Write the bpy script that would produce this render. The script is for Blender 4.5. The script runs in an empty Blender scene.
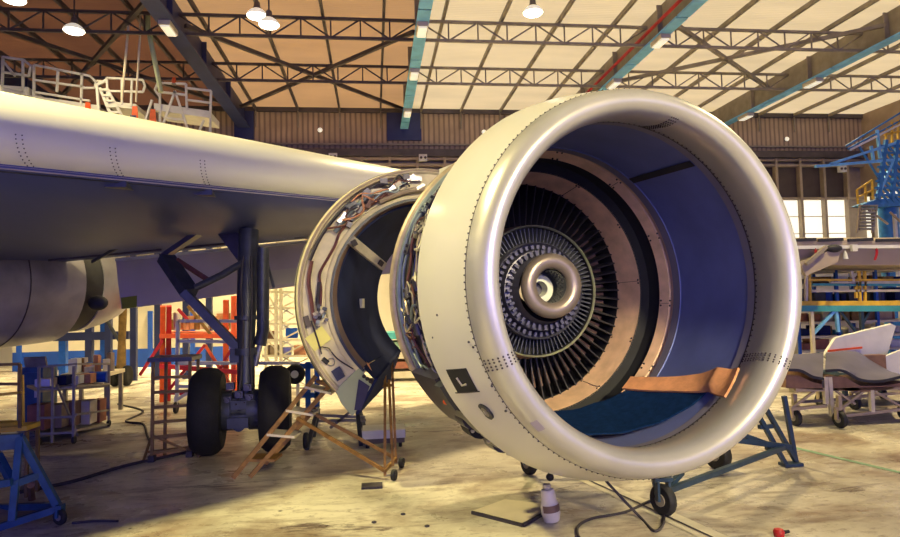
import bpy, math, random
from mathutils import Vector as V, Matrix
random.seed(7)
sc = bpy.context.scene
COL = sc.collection
PI = math.pi
CAM_H = 1.75
FPX = 640.0

# ------------------------------------------------------------ camera basis
def camera_basis(vx, vy, roll):
    y = V(((vx - 450) / FPX, -(vy - 268.5) / FPX, -1.0)).normalized()
    u = V((-math.sin(roll), math.cos(roll), 0.0))
    u = (u - u.dot(y) * y).normalized()
    x = y.cross(u)
    return Matrix((x, y, u))                 # world = M @ camera
CM = camera_basis(374, 304, math.radians(1.0))
def ray(px, py):
    return CM @ V(((px - 450) / FPX, -(py - 268.5) / FPX, -1.0))
def P(px, py, Y):
    d = ray(px, py) * (Y / ray(px, py).y); d.z += CAM_H; return d
def G(px, py, z=0.0):
    d = ray(px, py); d = d * ((z - CAM_H) / d.z); d.z += CAM_H; return d

# ------------------------------------------------------------ materials
def lin(r, g, b):
    f = lambda x: ((x / 255 + .055) / 1.055) ** 2.4 if x > 10 else x / 255 / 12.92
    return (f(r), f(g), f(b))
def mat(name, col, rough=.5, metal=0., var=.12, scale=6., bump=0., bscale=40., spec=.5, stretch=None):
    m = bpy.data.materials.new(name); m.use_nodes = True
    nt = m.node_tree; b = nt.nodes['Principled BSDF']
    b.inputs['Roughness'].default_value = rough
    b.inputs['Metallic'].default_value = metal
    b.inputs['Specular IOR Level'].default_value = spec
    tc = nt.nodes.new('ShaderNodeTexCoord')
    src = tc.outputs['Object']
    if stretch:
        mp = nt.nodes.new('ShaderNodeMapping'); mp.inputs['Scale'].default_value = stretch
        nt.links.new(src, mp.inputs['Vector']); src = mp.outputs['Vector']
    if var > 0:
        n = nt.nodes.new('ShaderNodeTexNoise'); n.inputs['Scale'].default_value = scale; n.inputs['Detail'].default_value = 5
        nt.links.new(src, n.inputs['Vector'])
        r = nt.nodes.new('ShaderNodeValToRGB')
        r.color_ramp.elements[0].position = .3; r.color_ramp.elements[1].position = .7
        r.color_ramp.elements[0].color = tuple(max(0, x * (1 - var)) for x in col) + (1,)
        r.color_ramp.elements[1].color = tuple(min(1, x * (1 + var)) for x in col) + (1,)
        nt.links.new(n.outputs['Fac'], r.inputs['Fac']); nt.links.new(r.outputs['Color'], b.inputs['Base Color'])
    else:
        b.inputs['Base Color'].default_value = tuple(col) + (1,)
    if bump > 0:
        n2 = nt.nodes.new('ShaderNodeTexNoise'); n2.inputs['Scale'].default_value = bscale; n2.inputs['Detail'].default_value = 4
        nt.links.new(src, n2.inputs['Vector'])
        bp = nt.nodes.new('ShaderNodeBump'); bp.inputs['Strength'].default_value = bump; bp.inputs['Distance'].default_value = .02
        nt.links.new(n2.outputs['Fac'], bp.inputs['Height']); nt.links.new(bp.outputs['Normal'], b.inputs['Normal'])
    return m
def emat(name, col, strength):
    m = bpy.data.materials.new(name); m.use_nodes = True
    b = m.node_tree.nodes['Principled BSDF']
    b.inputs['Base Color'].default_value = tuple(col) + (1,)
    b.inputs['Emission Color'].default_value = tuple(col) + (1,)
    b.inputs['Emission Strength'].default_value = strength
    return m

def floor_mat():
    m = bpy.data.materials.new('stained_concrete'); m.use_nodes = True
    nt = m.node_tree; N = nt.nodes; L = nt.links; b = N['Principled BSDF']
    tc = N.new('ShaderNodeTexCoord')
    def noise(s, det=6, rough=.6, sc3=None, dist=0.):
        n = N.new('ShaderNodeTexNoise'); n.inputs['Scale'].default_value = s; n.inputs['Detail'].default_value = det
        n.inputs['Roughness'].default_value = rough; n.inputs['Distortion'].default_value = dist
        if sc3:
            mp = N.new('ShaderNodeMapping'); mp.inputs['Scale'].default_value = sc3
            L.new(tc.outputs['Object'], mp.inputs['Vector']); L.new(mp.outputs['Vector'], n.inputs['Vector'])
        else: L.new(tc.outputs['Object'], n.inputs['Vector'])
        return n.outputs['Fac']
    def ramp(fac, a, ca, bb, cb):
        r = N.new('ShaderNodeValToRGB'); e = r.color_ramp.elements
        e[0].position = a; e[0].color = ca + (1,) if len(ca) == 3 else ca
        e[1].position = bb; e[1].color = cb + (1,) if len(cb) == 3 else cb
        L.new(fac, r.inputs['Fac']); return r.outputs['Color']
    def mix(a, bb, fac, mode='MIX'):
        x = N.new('ShaderNodeMix'); x.data_type = 'RGBA'; x.blend_type = mode
        L.new(fac, x.inputs['Factor']) if not isinstance(fac, float) else setattr(x.inputs['Factor'], 'default_value', fac)
        L.new(a, x.inputs[6])
        L.new(bb, x.inputs[7]) if not isinstance(bb, tuple) else setattr(x.inputs[7], 'default_value', bb + (1,))
        return x.outputs[2]
    base = ramp(noise(1.1, 8, .62), .3, (.42, .37, .29), .62, (.78, .72, .60))
    s1 = ramp(noise(.55, 9, .68, (1., 1.6, 1), .6), .47, (0., 0, 0), .62, (1., 1, 1))
    c1 = mix(base, (.24, .15, .10), s1)
    c1 = mix(base, c1, .75)
    s2 = ramp(noise(2.6, 8, .7, (.55, 1.9, 1), .6), .51, (0., 0, 0), .70, (1., 1, 1))
    c2 = mix(c1, (.17, .11, .085), s2); c2 = mix(c1, c2, .8)
    s3 = ramp(noise(9, 8, .8, (.8, 1.6, 1)), .54, (0., 0, 0), .62, (1., 1, 1))
    c3 = mix(c2, (.17, .105, .085), s3); c3 = mix(c2, c3, .55)
    s4 = ramp(noise(1.0, 9, .78, (.35, 2.4, 1), 1.2), .585, (0., 0, 0), .63, (1., 1, 1))
    c3b = mix(c3, (.085, .05, .05), s4); c3 = mix(c3, c3b, .85)
    # old oil rings and drips
    vo = N.new('ShaderNodeTexVoronoi'); vo.inputs['Scale'].default_value = 1.3
    L.new(tc.outputs['Object'], vo.inputs['Vector'])
    sp = ramp(vo.outputs['Distance'], .012, (1., 1, 1), .03, (0., 0, 0))
    c4 = mix(c3, (.03, .02, .02), sp)
    L.new(c4, b.inputs['Base Color'])
    rr = ramp(noise(1.7, 6, .6), .35, (.22,) * 3, .7, (.5,) * 3)
    L.new(rr, b.inputs['Roughness'])
    bp = N.new('ShaderNodeBump'); bp.inputs['Strength'].default_value = .12; bp.inputs['Distance'].default_value = .01
    L.new(noise(22, 6), bp.inputs['Height']); L.new(bp.outputs['Normal'], b.inputs['Normal'])
    return m

def roof_mat(name, col, trans):
    """corrugated translucent roof sheet: daylight from above comes through it"""
    m = bpy.data.materials.new(name); m.use_nodes = True
    nt = m.node_tree; N = nt.nodes; L = nt.links
    out = N['Material Output']; b = N['Principled BSDF']
    b.inputs['Roughness'].default_value = .8; b.inputs['Specular IOR Level'].default_value = .1
    tc = N.new('ShaderNodeTexCoord')
    mp = N.new('ShaderNodeMapping'); mp.inputs['Scale'].default_value = (.25, .9, 1)
    n = N.new('ShaderNodeTexNoise'); n.inputs['Scale'].default_value = 1.; n.inputs['Detail'].default_value = 4
    L.new(tc.outputs['Object'], mp.inputs['Vector']); L.new(mp.outputs['Vector'], n.inputs['Vector'])
    r = N.new('ShaderNodeValToRGB'); e = r.color_ramp.elements
    e[0].position = .3; e[1].position = .75
    e[0].color = tuple(x * .82 for x in col) + (1,); e[1].color = tuple(col) + (1,)
    L.new(n.outputs['Fac'], r.inputs['Fac']); L.new(r.outputs['Color'], b.inputs['Base Color'])
    t = N.new('ShaderNodeBsdfTranslucent'); L.new(r.outputs['Color'], t.inputs['Color'])
    mx = N.new('ShaderNodeMixShader'); mx.inputs['Fac'].default_value = trans
    L.new(b.outputs['BSDF'], mx.inputs[1]); L.new(t.outputs['BSDF'], mx.inputs[2]); L.new(mx.outputs['Shader'], out.inputs['Surface'])
    w = N.new('ShaderNodeTexWave'); w.wave_type = 'BANDS'; w.bands_direction = 'Y'; w.inputs['Scale'].default_value = 3.2
    L.new(tc.outputs['Object'], w.inputs['Vector'])
    bp = N.new('ShaderNodeBump'); bp.inputs['Strength'].default_value = .25; bp.inputs['Distance'].default_value = .03
    L.new(w.outputs['Fac'], bp.inputs['Height']); L.new(bp.outputs['Normal'], b.inputs['Normal']); L.new(bp.outputs['Normal'], t.inputs['Normal'])
    return m

def stripe_mat(name, col, dark, scale, direction='X', rough=.7):
    m = mat(name, col, rough, 0, .15, 1.5)
    nt = m.node_tree; N = nt.nodes; L = nt.links; b = N['Principled BSDF']
    src = b.inputs['Base Color'].links[0].from_socket
    tc = N.new('ShaderNodeTexCoord')
    w = N.new('ShaderNodeTexWave'); w.wave_type = 'BANDS'; w.bands_direction = direction
    w.inputs['Scale'].default_value = scale; w.inputs['Distortion'].default_value = .6; w.inputs['Detail'].default_value = 2
    L.new(tc.outputs['Object'], w.inputs['Vector'])
    r = N.new('ShaderNodeValToRGB'); r.color_ramp.elements[0].position = .1; r.color_ramp.elements[1].position = .55
    L.new(w.outputs['Fac'], r.inputs['Fac'])
    x = N.new('ShaderNodeMix'); x.data_type = 'RGBA'
    L.new(r.outputs['Color'], x.inputs['Factor']); x.inputs[6].default_value = tuple(dark) + (1,); L.new(src, x.inputs[7])
    L.new(x.outputs[2], b.inputs['Base Color'])
    return m

M = dict(
    floor=floor_mat(),
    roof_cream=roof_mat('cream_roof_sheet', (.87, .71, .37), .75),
    roof_dim=roof_mat('half_shaded_roof_sheet', (.60, .36, .15), .62),  # left bay gets less light, put into a tan sheet colour
    roof_shaded=roof_mat('shaded_roof_sheet', (.23, .105, .055), .3),  # far left bays: shade put into a brown sheet colour
    roof_blocker=mat('light_blocking_roof_sheet', (.16, .11, .08), .8, 0, .1, 1),
    wall_up=stripe_mat('brown_corrugated_cladding', (.46, .34, .23), (.24, .17, .12), 1.6),
    wall_low=mat('cream_plaster', (.72, .66, .52), .8, 0, .08, 1.2),
    wall_blue=mat('blue_wainscot_paint', lin(26, 80, 185), .6, 0, .12, 2),
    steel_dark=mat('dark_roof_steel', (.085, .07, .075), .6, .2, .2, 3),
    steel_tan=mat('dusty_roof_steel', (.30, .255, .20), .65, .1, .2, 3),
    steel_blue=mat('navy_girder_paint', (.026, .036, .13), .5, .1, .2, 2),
    cyan=mat('cyan_paint', (.20, .54, .92), .5, 0, .15, 3),
    blue=mat('blue_paint', lin(22, 88, 190), .45, 0, .2, 8),
    tower_blue=mat('mid_blue_tower_paint', (.03, .20, .50), .45, 0, .2, 8),
    dkblue=mat('dark_blue_paint', (.018, .045, .085), .45, .1, .3, 8),
    trestle_blue=mat('worn_blue_trestle_paint', (.02, .085, .19), .5, 0, .25, 8),
    teal=mat('teal_paint', lin(70, 160, 165), .5, 0, .15, 6),
    yellow=mat('yellow_paint', lin(236, 190, 60), .5, 0, .15, 8),
    ochre=mat('worn_ochre_paint', (.27, .135, .03), .55, .1, .35, 14),
    brownmet=mat('rusty_brown_frame_paint', (.22, .13, .04), .6, .2, .3, 10),
    orange=mat('orange_paint', lin(232, 92, 40), .5, 0, .15, 8),
    red=mat('red_paint', lin(190, 35, 40), .5, 0, .15, 8),
    white=mat('white_paint', (.74, .72, .66), .45, 0, .08, 5),
    cream=mat('cream_paint', (.70, .62, .45), .5, 0, .12, 5),
    grey=mat('grey_paint', (.30, .27, .22), .5, .2, .2, 8),
    black=mat('black_rubber', (.012, .012, .016), .65, 0, .3, 20, .2),
    tyre=mat('tyre_rubber', (.006, .006, .009), .8, 0, .3, 10, .2),
    screen=mat('dark_window_screen', (.09, .065, .055), .5, 0, .15, 3),
    tan_frame=mat('tan_frame_paint', (.42, .33, .22), .6, 0, .12, 3),
    wing=mat('grey_wing_paint', (.50, .48, .46), .3, 0, .12, .9, .03, 6),
    wing_shaded=mat('streaked_shade_tinted_wing', (.075, .09, .27), .45, .0, .35, .55, .05, 3, spec=.3, stretch=(1.4, .35, 1)),  # blue violet tint stands in for the shade under the wing
    wing_tan=mat('tan_grey_wing_paint', (.46, .37, .27), .5, 0, .12, .9),
    slat=mat('cream_white_slat_paint', (.78, .75, .68), .32, 0, .04, 1),
    fairing=mat('scuffed_shade_tinted_fairing', (.30, .275, .33), .33, .15, .4, 1.3, .04, 4),  # violet shade mixed into the scuffed paint colour
    flap=mat('shade_tinted_flap_paint', (.46, .40, .46), .45, 0, .15, 1.6),  # mauve cast put in for violet shade below the wing
    olive=mat('olive_tape', lin(120, 125, 40), .6, 0, .1, 6),
    gear=mat('grey_gear_paint', (.045, .05, .075), .4, .2, .3, 7),
    steel=mat('bare_steel', (.42, .42, .44), .3, .9, .15, 12),
    cowl=mat('cream_white_cowl_paint', (.80, .77, .69), .22, 0, .035, 1.2),
    lip=mat('satin_aluminium_lip', (.64, .62, .60), .32, .52, .10, 2.2, .02, 5),
    liner=mat('blue_grey_acoustic_liner', (.13, .165, .47), .45, .1, .12, 3, .06, 260),
    liner_edge=mat('lilac_grey_liner_edge', (.22, .21, .32), .45, .1, .1, 4),
    ring=mat('tan_abradable_ring', (.70, .46, .33), .5, .0, .18, 7, .04, 30),
    groove=mat('dark_rub_strip', (.010, .011, .02), .7, 0, .2, 9),
    vane=mat('dark_guide_vane', (.045, .042, .055), .4, .3, .2, 5),
    vane_in=mat('grey_core_vane', (.085, .09, .13), .4, .4, .15, 6),
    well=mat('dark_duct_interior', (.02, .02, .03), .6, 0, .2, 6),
    coppery=mat('copper_brown_duct_metal', (.20, .12, .10), .45, .3, .2, 6),
    hub=mat('bronze_grey_hub', (.25, .205, .19), .34, .5, .2, 4),
    hubdk=mat('dark_hub_metal', (.075, .075, .125), .4, .4, .2, 9),
    tubewhite=mat('pale_shaft_tube', (.62, .64, .58), .5, 0, .08, 8),
    splitter=mat('olive_splitter_edge', (.42, .44, .32), .35, .5, .15, 8),
    rivet=mat('dark_rivet', (.055, .045, .06), .5, .3, .2, 10),
    pipe=mat('pale_blue_pipe', (.22, .27, .30), .4, .3, .2, 10),
    pipe_tan=mat('tan_pipe', (.50, .40, .29), .4, .3, .2, 10),
    cable=mat('dark_cable', (.035, .028, .04), .6, 0, .3, 14),
    cablered=mat('red_brown_hose', (.13, .04, .035), .5, 0, .3, 14),
    unit=mat('dark_accessory_metal', (.085, .08, .11), .4, .5, .35, 14),
    gearbox=mat('violet_black_gearbox', (.045, .04, .075), .38, .4, .2, 6),
    port=mat('dark_port_metal', (.05, .05, .06), .5, .2, .2, 10),
    unit_light=mat('cream_accessory_cover', (.55, .50, .40), .45, .1, .2, 10),
    frame_face=mat('tan_reverser_frame', (.74, .65, .42), .5, .0, .18, 6),
    primer=mat('pale_green_primer', (.46, .52, .30), .5, 0, .08, 4),
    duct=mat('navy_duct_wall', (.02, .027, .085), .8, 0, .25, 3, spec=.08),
    note=mat('pale_yellow_paper', (.88, .82, .25), .7, 0, .05, 9),
    mat_blue=mat('navy_felt_mat', (.006, .022, .085), .95, 0, .22, 22, .4, 120, spec=.03),
    card=mat('orange_brown_foam', (.66, .30, .15), .75, 0, .2, 9, .2, 50),
    wood=mat('brown_plywood', (.23, .12, .07), .6, 0, .3, 6, stretch=(1, 6, 1)),
    sheet=mat('mauve_grey_sheet_metal', (.125, .115, .18), .42, .2, .2, 2.5),
    paper=mat('pale_board', (.66, .56, .42), .7, 0, .08, 5),
    plastic=mat('milky_plastic', (.72, .66, .60), .35, 0, .12, 10),
    redbrown=mat('red_brown_crate', (.30, .11, .07), .7, 0, .2, 8),
    cardboard=mat('cardboard', (.48, .34, .2), .75, 0, .15, 6),
    green=mat('green_line_paint', (.22, .36, .24), .6, 0, .3, 6),
    line_white=mat('worn_pale_line_paint', (.72, .66, .52), .6, 0, .2, 5),
    window=emat('daylit_window', (1.0, .93, .74), 1.15),
    bulb=emat('lamp_glow', (1.0, .95, .80), 9.0),
    shade_glow=emat('frosted_lamp_shade', (1.0, .92, .72), .55),
    tubelight=emat('tube_lamp_glow', (1.0, .93, .74), .62),
    shade=mat('grey_lamp_housing', (.14, .12, .11), .5, .3, .2, 9),
)

# ------------------------------------------------------------ mesh building
class MB:
    def __init__(s): s.v = []; s.f = []; s.m = []
    def add(s, vs, fs, mi=0):
        o = len(s.v); s.v += [V(p) for p in vs]
        s.f += [tuple(i + o for i in f) for f in fs]; s.m += [mi] * len(fs); return s
    def box(s, c, d, R=None, mi=0):
        c = V(c); vs = []
        for x in (-.5, .5):
            for y in (-.5, .5):
                for z in (-.5, .5):
                    p = V((x * d[0], y * d[1], z * d[2])); vs.append(c + (R @ p if R else p))
        return s.add(vs, [(0, 1, 3, 2), (4, 6, 7, 5), (0, 4, 5, 1), (2, 3, 7, 6), (0, 2, 6, 4), (1, 5, 7, 3)], mi)
    def bar(s, p, q, w, h=None, mi=0, up=None):
        p = V(p); q = V(q); h = h or w; d = (q - p)
        if d.length < 1e-6: return s
        d.normalize(); u = V(up) if up else V((0, 0, 1))
        if abs(d.dot(u)) > .98: u = V((0, 1, 0))
        a = d.cross(u).normalized(); b = a.cross(d)
        vs = []
        for e in (p, q):
            for x, y in ((-1, -1), (1, -1), (1, 1), (-1, 1)): vs.append(e + a * x * w / 2 + b * y * h / 2)
        return s.add(vs, [(3, 2, 1, 0), (4, 5, 6, 7), (0, 1, 5, 4), (1, 2, 6, 5), (2, 3, 7, 6), (3, 0, 4, 7)], mi)
    def tube(s, pts, r, seg=8, closed=False, mi=0):
        pts = [V(p) for p in pts]; n = len(pts)
        rs = r if isinstance(r, (list, tuple)) else [r] * n
        t = []
        for i in range(n):
            if closed: d = pts[(i + 1) % n] - pts[i - 1]
            else: d = pts[min(i + 1, n - 1)] - pts[max(i - 1, 0)]
            t.append(d.normalized())
        u = V((0, 0, 1)) if abs(t[0].z) < .9 else V((1, 0, 0))
        a = t[0].cross(u).normalized(); vs = []
        for i in range(n):
            a = (a - a.dot(t[i]) * t[i]).normalized(); b = t[i].cross(a)
            for k in range(seg):
                th = 2 * PI * k / seg; vs.append(pts[i] + (a * math.cos(th) + b * math.sin(th)) * rs[i])
        fs = []
        for i in range(n if closed else n - 1):
            j = (i + 1) % n
            for k in range(seg):
                l = (k + 1) % seg; fs.append((i * seg + k, i * seg + l, j * seg + l, j * seg + k))
        if not closed:
            fs.append(tuple(range(seg - 1, -1, -1))); fs.append(tuple((n - 1) * seg + k for k in range(seg)))
        return s.add(vs, fs, mi)
    def lathe(s, prof, seg=64, a0=0., a1=360., c=(0, 0), mi=0, closed=False):
        """prof [(z, r)] about local z through c"""
        full = abs(a1 - a0) >= 359.9; na = seg if full else seg + 1; n = len(prof)
        vs = []
        for i in range(na):
            th = math.radians(a0 + (a1 - a0) * i / seg)
            for z, r in prof: vs.append((c[0] + r * math.cos(th), c[1] + r * math.sin(th), z))
        fs = []
        for i in range(seg):
            j = (i + 1) % na
            for k in range(n if closed else n - 1):
                l = (k + 1) % n; fs.append((i * n + k, i * n + l, j * n + l, j * n + k))
        if closed and not full:
            fs.append(tuple(range(n))); fs.append(tuple((na - 1) * n + k for k in range(n - 1, -1, -1)))
        return s.add(vs, fs, mi)
    def loft(s, secs, closed=True, caps=True, mi=0):
        n = len(secs[0]); vs = [p for q in secs for p in q]; fs = []
        for i in range(len(secs) - 1):
            for k in range(n if closed else n - 1):
                l = (k + 1) % n; fs.append((i * n + k, i * n + l, (i + 1) * n + l, (i + 1) * n + k))
        if caps and closed:
            fs.append(tuple(range(n - 1, -1, -1))); fs.append(tuple((len(secs) - 1) * n + k for k in range(n)))
        return s.add(vs, fs, mi)
    def prism(s, poly, d, mi=0):
        """poly: world points (planar), extruded by vector d"""
        n = len(poly); a = [V(p) for p in poly]; b = [p + V(d) for p in a]
        return s.add(a + b, [tuple(range(n - 1, -1, -1)), tuple(range(n, 2 * n))] + [(i, (i + 1) % n, n + (i + 1) % n, n + i) for i in range(n)], mi)
    def sheet(s, rows, th, mi=0):
        """grid of points given thickness along -z-ish normal vector th"""
        n = len(rows[0]); m = len(rows); th = V(th) if not callable(th) else th
        a = [V(p) for r in rows for p in r]; b = [p + (th(p) if callable(th) else th) for p in a]; N = len(a)
        fs = []
        for i in range(m - 1):
            for k in range(n - 1):
                q = (i * n + k, i * n + k + 1, (i + 1) * n + k + 1, (i + 1) * n + k)
                fs.append(q); fs.append(tuple(x + N for x in reversed(q)))
        edge = [k for k in range(n)] + [i * n + n - 1 for i in range(1, m)] + [(m - 1) * n + k for k in range(n - 2, -1, -1)] + [i * n for i in range(m - 2, 0, -1)]
        for i in range(len(edge)):
            p, q = edge[i], edge[(i + 1) % len(edge)]; fs.append((p, p + N, q + N, q))
        return s.add(a + b, fs, mi)
    def sphere(s, c, r, seg=12, rings=8, sc3=(1, 1, 1), mi=0):
        c = V(c); vs = [c + V((0, 0, r * sc3[2]))]; fs = []
        for i in range(1, rings):
            ph = PI * i / rings
            for k in range(seg):
                th = 2 * PI * k / seg
                vs.append(c + V((r * sc3[0] * math.sin(ph) * math.cos(th), r * sc3[1] * math.sin(ph) * math.sin(th), r * sc3[2] * math.cos(ph))))
        vs.append(c - V((0, 0, r * sc3[2]))); e = len(vs) - 1
        for k in range(seg):
            l = (k + 1) % seg; fs.append((0, 1 + k, 1 + l)); fs.append((e, e - seg + l, e - seg + k))
            for i in range(rings - 2):
                fs.append((1 + i * seg + k, 1 + (i + 1) * seg + k, 1 + (i + 1) * seg + l, 1 + i * seg + l))
        return s.add(vs, fs, mi)
    def wheel(s, c, r, w, ax, seg=28, mi=0, fat=.25):
        """tyre-like solid of revolution about axis ax"""
        c = V(c); ax = V(ax).normalized(); u = V((0, 0, 1)); u = (u - u.dot(ax) * ax).normalized(); b = ax.cross(u)
        h = w / 2; e = min(r * fat, h * .8)
        prof = [(-h * .8, r * .5), (-h, r - e * 1.2), (-h * .93, r - e * .5), (-h + e * .5, r - .12 * e), (-h * .3, r), (h * .3, r), (h - e * .5, r - .12 * e), (h * .93, r - e * .5), (h, r - e * 1.2), (h * .8, r * .5)]
        vs = []; fs = []; n = len(prof)
        for k in range(seg):
            th = 2 * PI * k / seg
            for z, q in prof: vs.append(c + ax * z + (u * math.cos(th) + b * math.sin(th)) * q)
        for k in range(seg):
            l = (k + 1) % seg
            for i in range(n - 1): fs.append((k * n + i, k * n + i + 1, l * n + i + 1, l * n + i))
        fs.append(tuple(k * n for k in range(seg))); fs.append(tuple(k * n + n - 1 for k in range(seg - 1, -1, -1)))
        return s.add(vs, fs, mi)
    def cyl(s, p, q, r, seg=16, mi=0): return s.tube([p, q], r, seg, mi=mi)

WM = {}
def link(o, parent, W):
    COL.objects.link(o); WM[o] = W
    if parent is not None:
        o.parent = parent; o.matrix_basis = WM[parent].inverted() @ W
    else: o.matrix_basis = W
def tag(o, label=None, cat=None, group=None, kind=None):
    if label: o['label'] = label
    if cat: o['category'] = cat
    if group: o['group'] = group
    if kind: o['kind'] = kind
    return o
def empty(name, loc, label=None, cat=None, group=None, parent=None, kind=None):
    o = bpy.data.objects.new(name, None); o.empty_display_size = .2
    link(o, parent, Matrix.Translation(V(loc))); return tag(o, label, cat, group, kind)
def build(mb, name, m, parent=None, frame=None, angle=35, flat=False):
    me = bpy.data.meshes.new(name)
    if frame is None:
        lo = [min(p[i] for p in mb.v) for i in range(3)]; hi = [max(p[i] for p in mb.v) for i in range(3)]
        org = V(((lo[0] + hi[0]) / 2, (lo[1] + hi[1]) / 2, lo[2])); W = Matrix.Translation(org)
        vs = [p - org for p in mb.v]
    else: W = frame; vs = mb.v
    me.from_pydata([tuple(p) for p in vs], [], mb.f)
    for x in (m if isinstance(m, (list, tuple)) else [m]): me.materials.append(M[x] if isinstance(x, str) else x)
    me.polygons.foreach_set('material_index', mb.m)
    import bmesh
    bm = bmesh.new(); bm.from_mesh(me); bmesh.ops.recalc_face_normals(bm, faces=bm.faces); bm.to_mesh(me); bm.free()
    if not flat:
        me.polygons.foreach_set('use_smooth', [True] * len(me.polygons)); me.set_sharp_from_angle(angle=math.radians(angle))
    me.update()
    o = bpy.data.objects.new(name, me); link(o, parent, W); return o
def dup(o, W=None, parent=None, label=None):
    """copy a thing with its parts and sub-parts; W is the new world matrix of the root"""
    c = o.copy(); W = W if W is not None else WM[o]
    link(c, parent, W)
    if label: c['label'] = label
    D = W @ WM[o].inverted()
    for ch in [x for x in WM if x.parent == o]: dup(ch, D @ WM[ch], c)
    return c
def shifted(o, d): return Matrix.Translation(V(d)) @ WM[o]
def bars(parent, name, m, segs, r, square=False):
    """each bar a part of its own"""
    out = []
    for p, q in segs:
        mb = MB(); mb.bar(p, q, r * 2) if square else mb.tube([p, q], r, 10)
        out.append(build(mb, name, m, parent))
    return out
def barset(parent, name, m, segs, r, square=False):
    mb = MB()
    for p, q in segs: mb.bar(p, q, r * 2) if square else mb.tube([p, q], r, 8)
    return build(mb, name, m, parent)
def tube(parent, name, m, pts, r, closed=False, seg=8):
    return build(MB().tube(pts, r, seg, closed), name, m, parent)
def smooth_path(pts, n=8):
    """Catmull-Rom through points"""
    pts = [V(p) for p in pts]; out = []
    q = [pts[0] * 2 - pts[1]] + pts + [pts[-1] * 2 - pts[-2]]
    for i in range(1, len(q) - 2):
        for k in range(n):
            t = k / n; a, b, c, d = q[i - 1], q[i], q[i + 1], q[i + 2]
            out.append(.5 * ((2 * b) + (c - a) * t + (2 * a - 5 * b + 4 * c - d) * t * t + (3 * b - a - 3 * c + d) * t ** 3))
    out.append(pts[-1]); return out
def caster(parent, c, r, w=.05, ax=(1, 0, 0), m='black', fork='dkblue'):
    """wheel with hub and fork; c is the wheel centre"""
    c = V(c); ax = V(ax).normalized()
    wo = build(MB().wheel(c, r, w, ax, 22), 'wheel', m, parent)
    build(MB().cyl(c - ax * w * .55, c + ax * w * .55, r * .4, 14), 'hub', 'grey', wo)
    mb = MB()
    for s in (-1, 1): mb.bar(c + ax * s * w * .75, c + ax * s * w * .75 + V((0, 0, r * 1.25)), .02, r * .5)
    mb.box(c + V((0, 0, r * 1.3)), (max(.03, abs(ax.x) * w * 1.7 + .02), max(.03, abs(ax.y) * w * 1.7 + .02), .03))
    build(mb, 'fork', fork, parent)
    return wo
# ================================================================ THE SETTING
YB = 24.0; ZR = CAM_H + 7.36; XL, XR = -17.0, 20.2; YF = -16.0
def struct(mb, name, m, label, cat='building', parent=None, **k):
    o = build(mb, name, m, parent, **k)
    if parent is None: tag(o, label, cat, None, 'structure')
    return o
struct(MB().box(((XL + XR) / 2, (YB + YF) / 2, -.1), (XR - XL, YB - YF, .2)), 'floor', 'floor', 'stained cream concrete floor of the hangar', 'floor')
# roof sheets, one bay after the other: translucent towards the back wall, unseen front half made dark and opaque to cut ambient light
GX = [-10.75, -4.63, 1.25, 7.35, 13.6]
YS = 12.75
mb2 = MB()
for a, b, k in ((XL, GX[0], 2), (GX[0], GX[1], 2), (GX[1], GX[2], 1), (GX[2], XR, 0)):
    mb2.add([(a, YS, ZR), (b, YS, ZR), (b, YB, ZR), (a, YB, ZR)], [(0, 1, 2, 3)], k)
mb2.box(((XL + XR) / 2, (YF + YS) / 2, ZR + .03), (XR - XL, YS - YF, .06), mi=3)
struct(mb2, 'ceiling', ['roof_cream', 'roof_dim', 'roof_shaded', 'roof_blocker'], 'cream roof sheets above the steel trusses, shade tinted in the left bays', 'ceiling')

# back wall: cladding above, dark beam, screens, daylit windows, plaster below
wb = struct(MB().box(((XL + XR) / 2, YB + .15, (ZR + 7.35) / 2), (XR - XL, .3, ZR - 7.35)), 'wall_back', 'wall_up', 'brown corrugated cladding across the top of the back wall', 'wall')
build(MB().box(((XL + XR) / 2, YB + .0, 7.40), (XR - XL, .5, .26)), 'beam', 'steel_dark', wb)
build(MB().box(((XL + XR) / 2, YB - .02, 7.75), (XR - XL, .12, .06)), 'rail', 'steel_tan', wb)
build(MB().box(((XL + XR) / 2, YB - .02, ZR - .08), (XR - XL, .2, .16)), 'eaves_beam', 'steel_dark', wb)
build(MB().box(((XL + XR) / 2, YB + .15, 1.7), (XR - XL, .3, 3.4)), 'lower_wall', 'wall_low', wb)
build(MB().box(((XL + XR) / 2, YB + .25, 5.33), (XR - XL + .6, .1, 3.86)), 'window_backing', 'tan_frame', wb)
bay = 1.04
xs = [XL + bay * i for i in range(int((XR - XL) / bay) + 1)]
mb = MB()
for x in xs: mb.box((x, YB + .05, 5.33), (.10, .3, 3.86))
build(mb, 'mullion', 'tan_frame', wb)
mb = MB()
for z in (7.2, 6.98, 5.62, 3.42): mb.box(((XL + XR) / 2, YB + .06, z), (XR - XL, .24, .10))
build(mb, 'transom', 'tan_frame', wb)
k = 0
for x in xs[:-1]:
    k += 1
    w = struct(MB().box((x + bay / 2, YB + .16, 6.3), (bay - .10, .04, 1.25)), 'window_%d' % k, 'screen', 'dark screened window pane high on the back wall, bay %d from the left corner' % k, 'window')
    if x > 5.5:
        build(MB().box((x + bay / 2, YB + .16, 4.52), (bay - .10, .04, 2.1)), 'pane', 'window', w)
        build(MB().box((x + bay / 2, YB + .13, 4.9), (bay - .10, .03, .03)).box((x + bay / 2, YB + .13, 4.2), (bay - .10, .03, .03)), 'glazing_bar', 'tan_frame', w)
    else:
        build(MB().box((x + bay / 2, YB + .16, 4.52), (bay - .10, .04, 2.1)), 'pane', 'wall_low', w)
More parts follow.
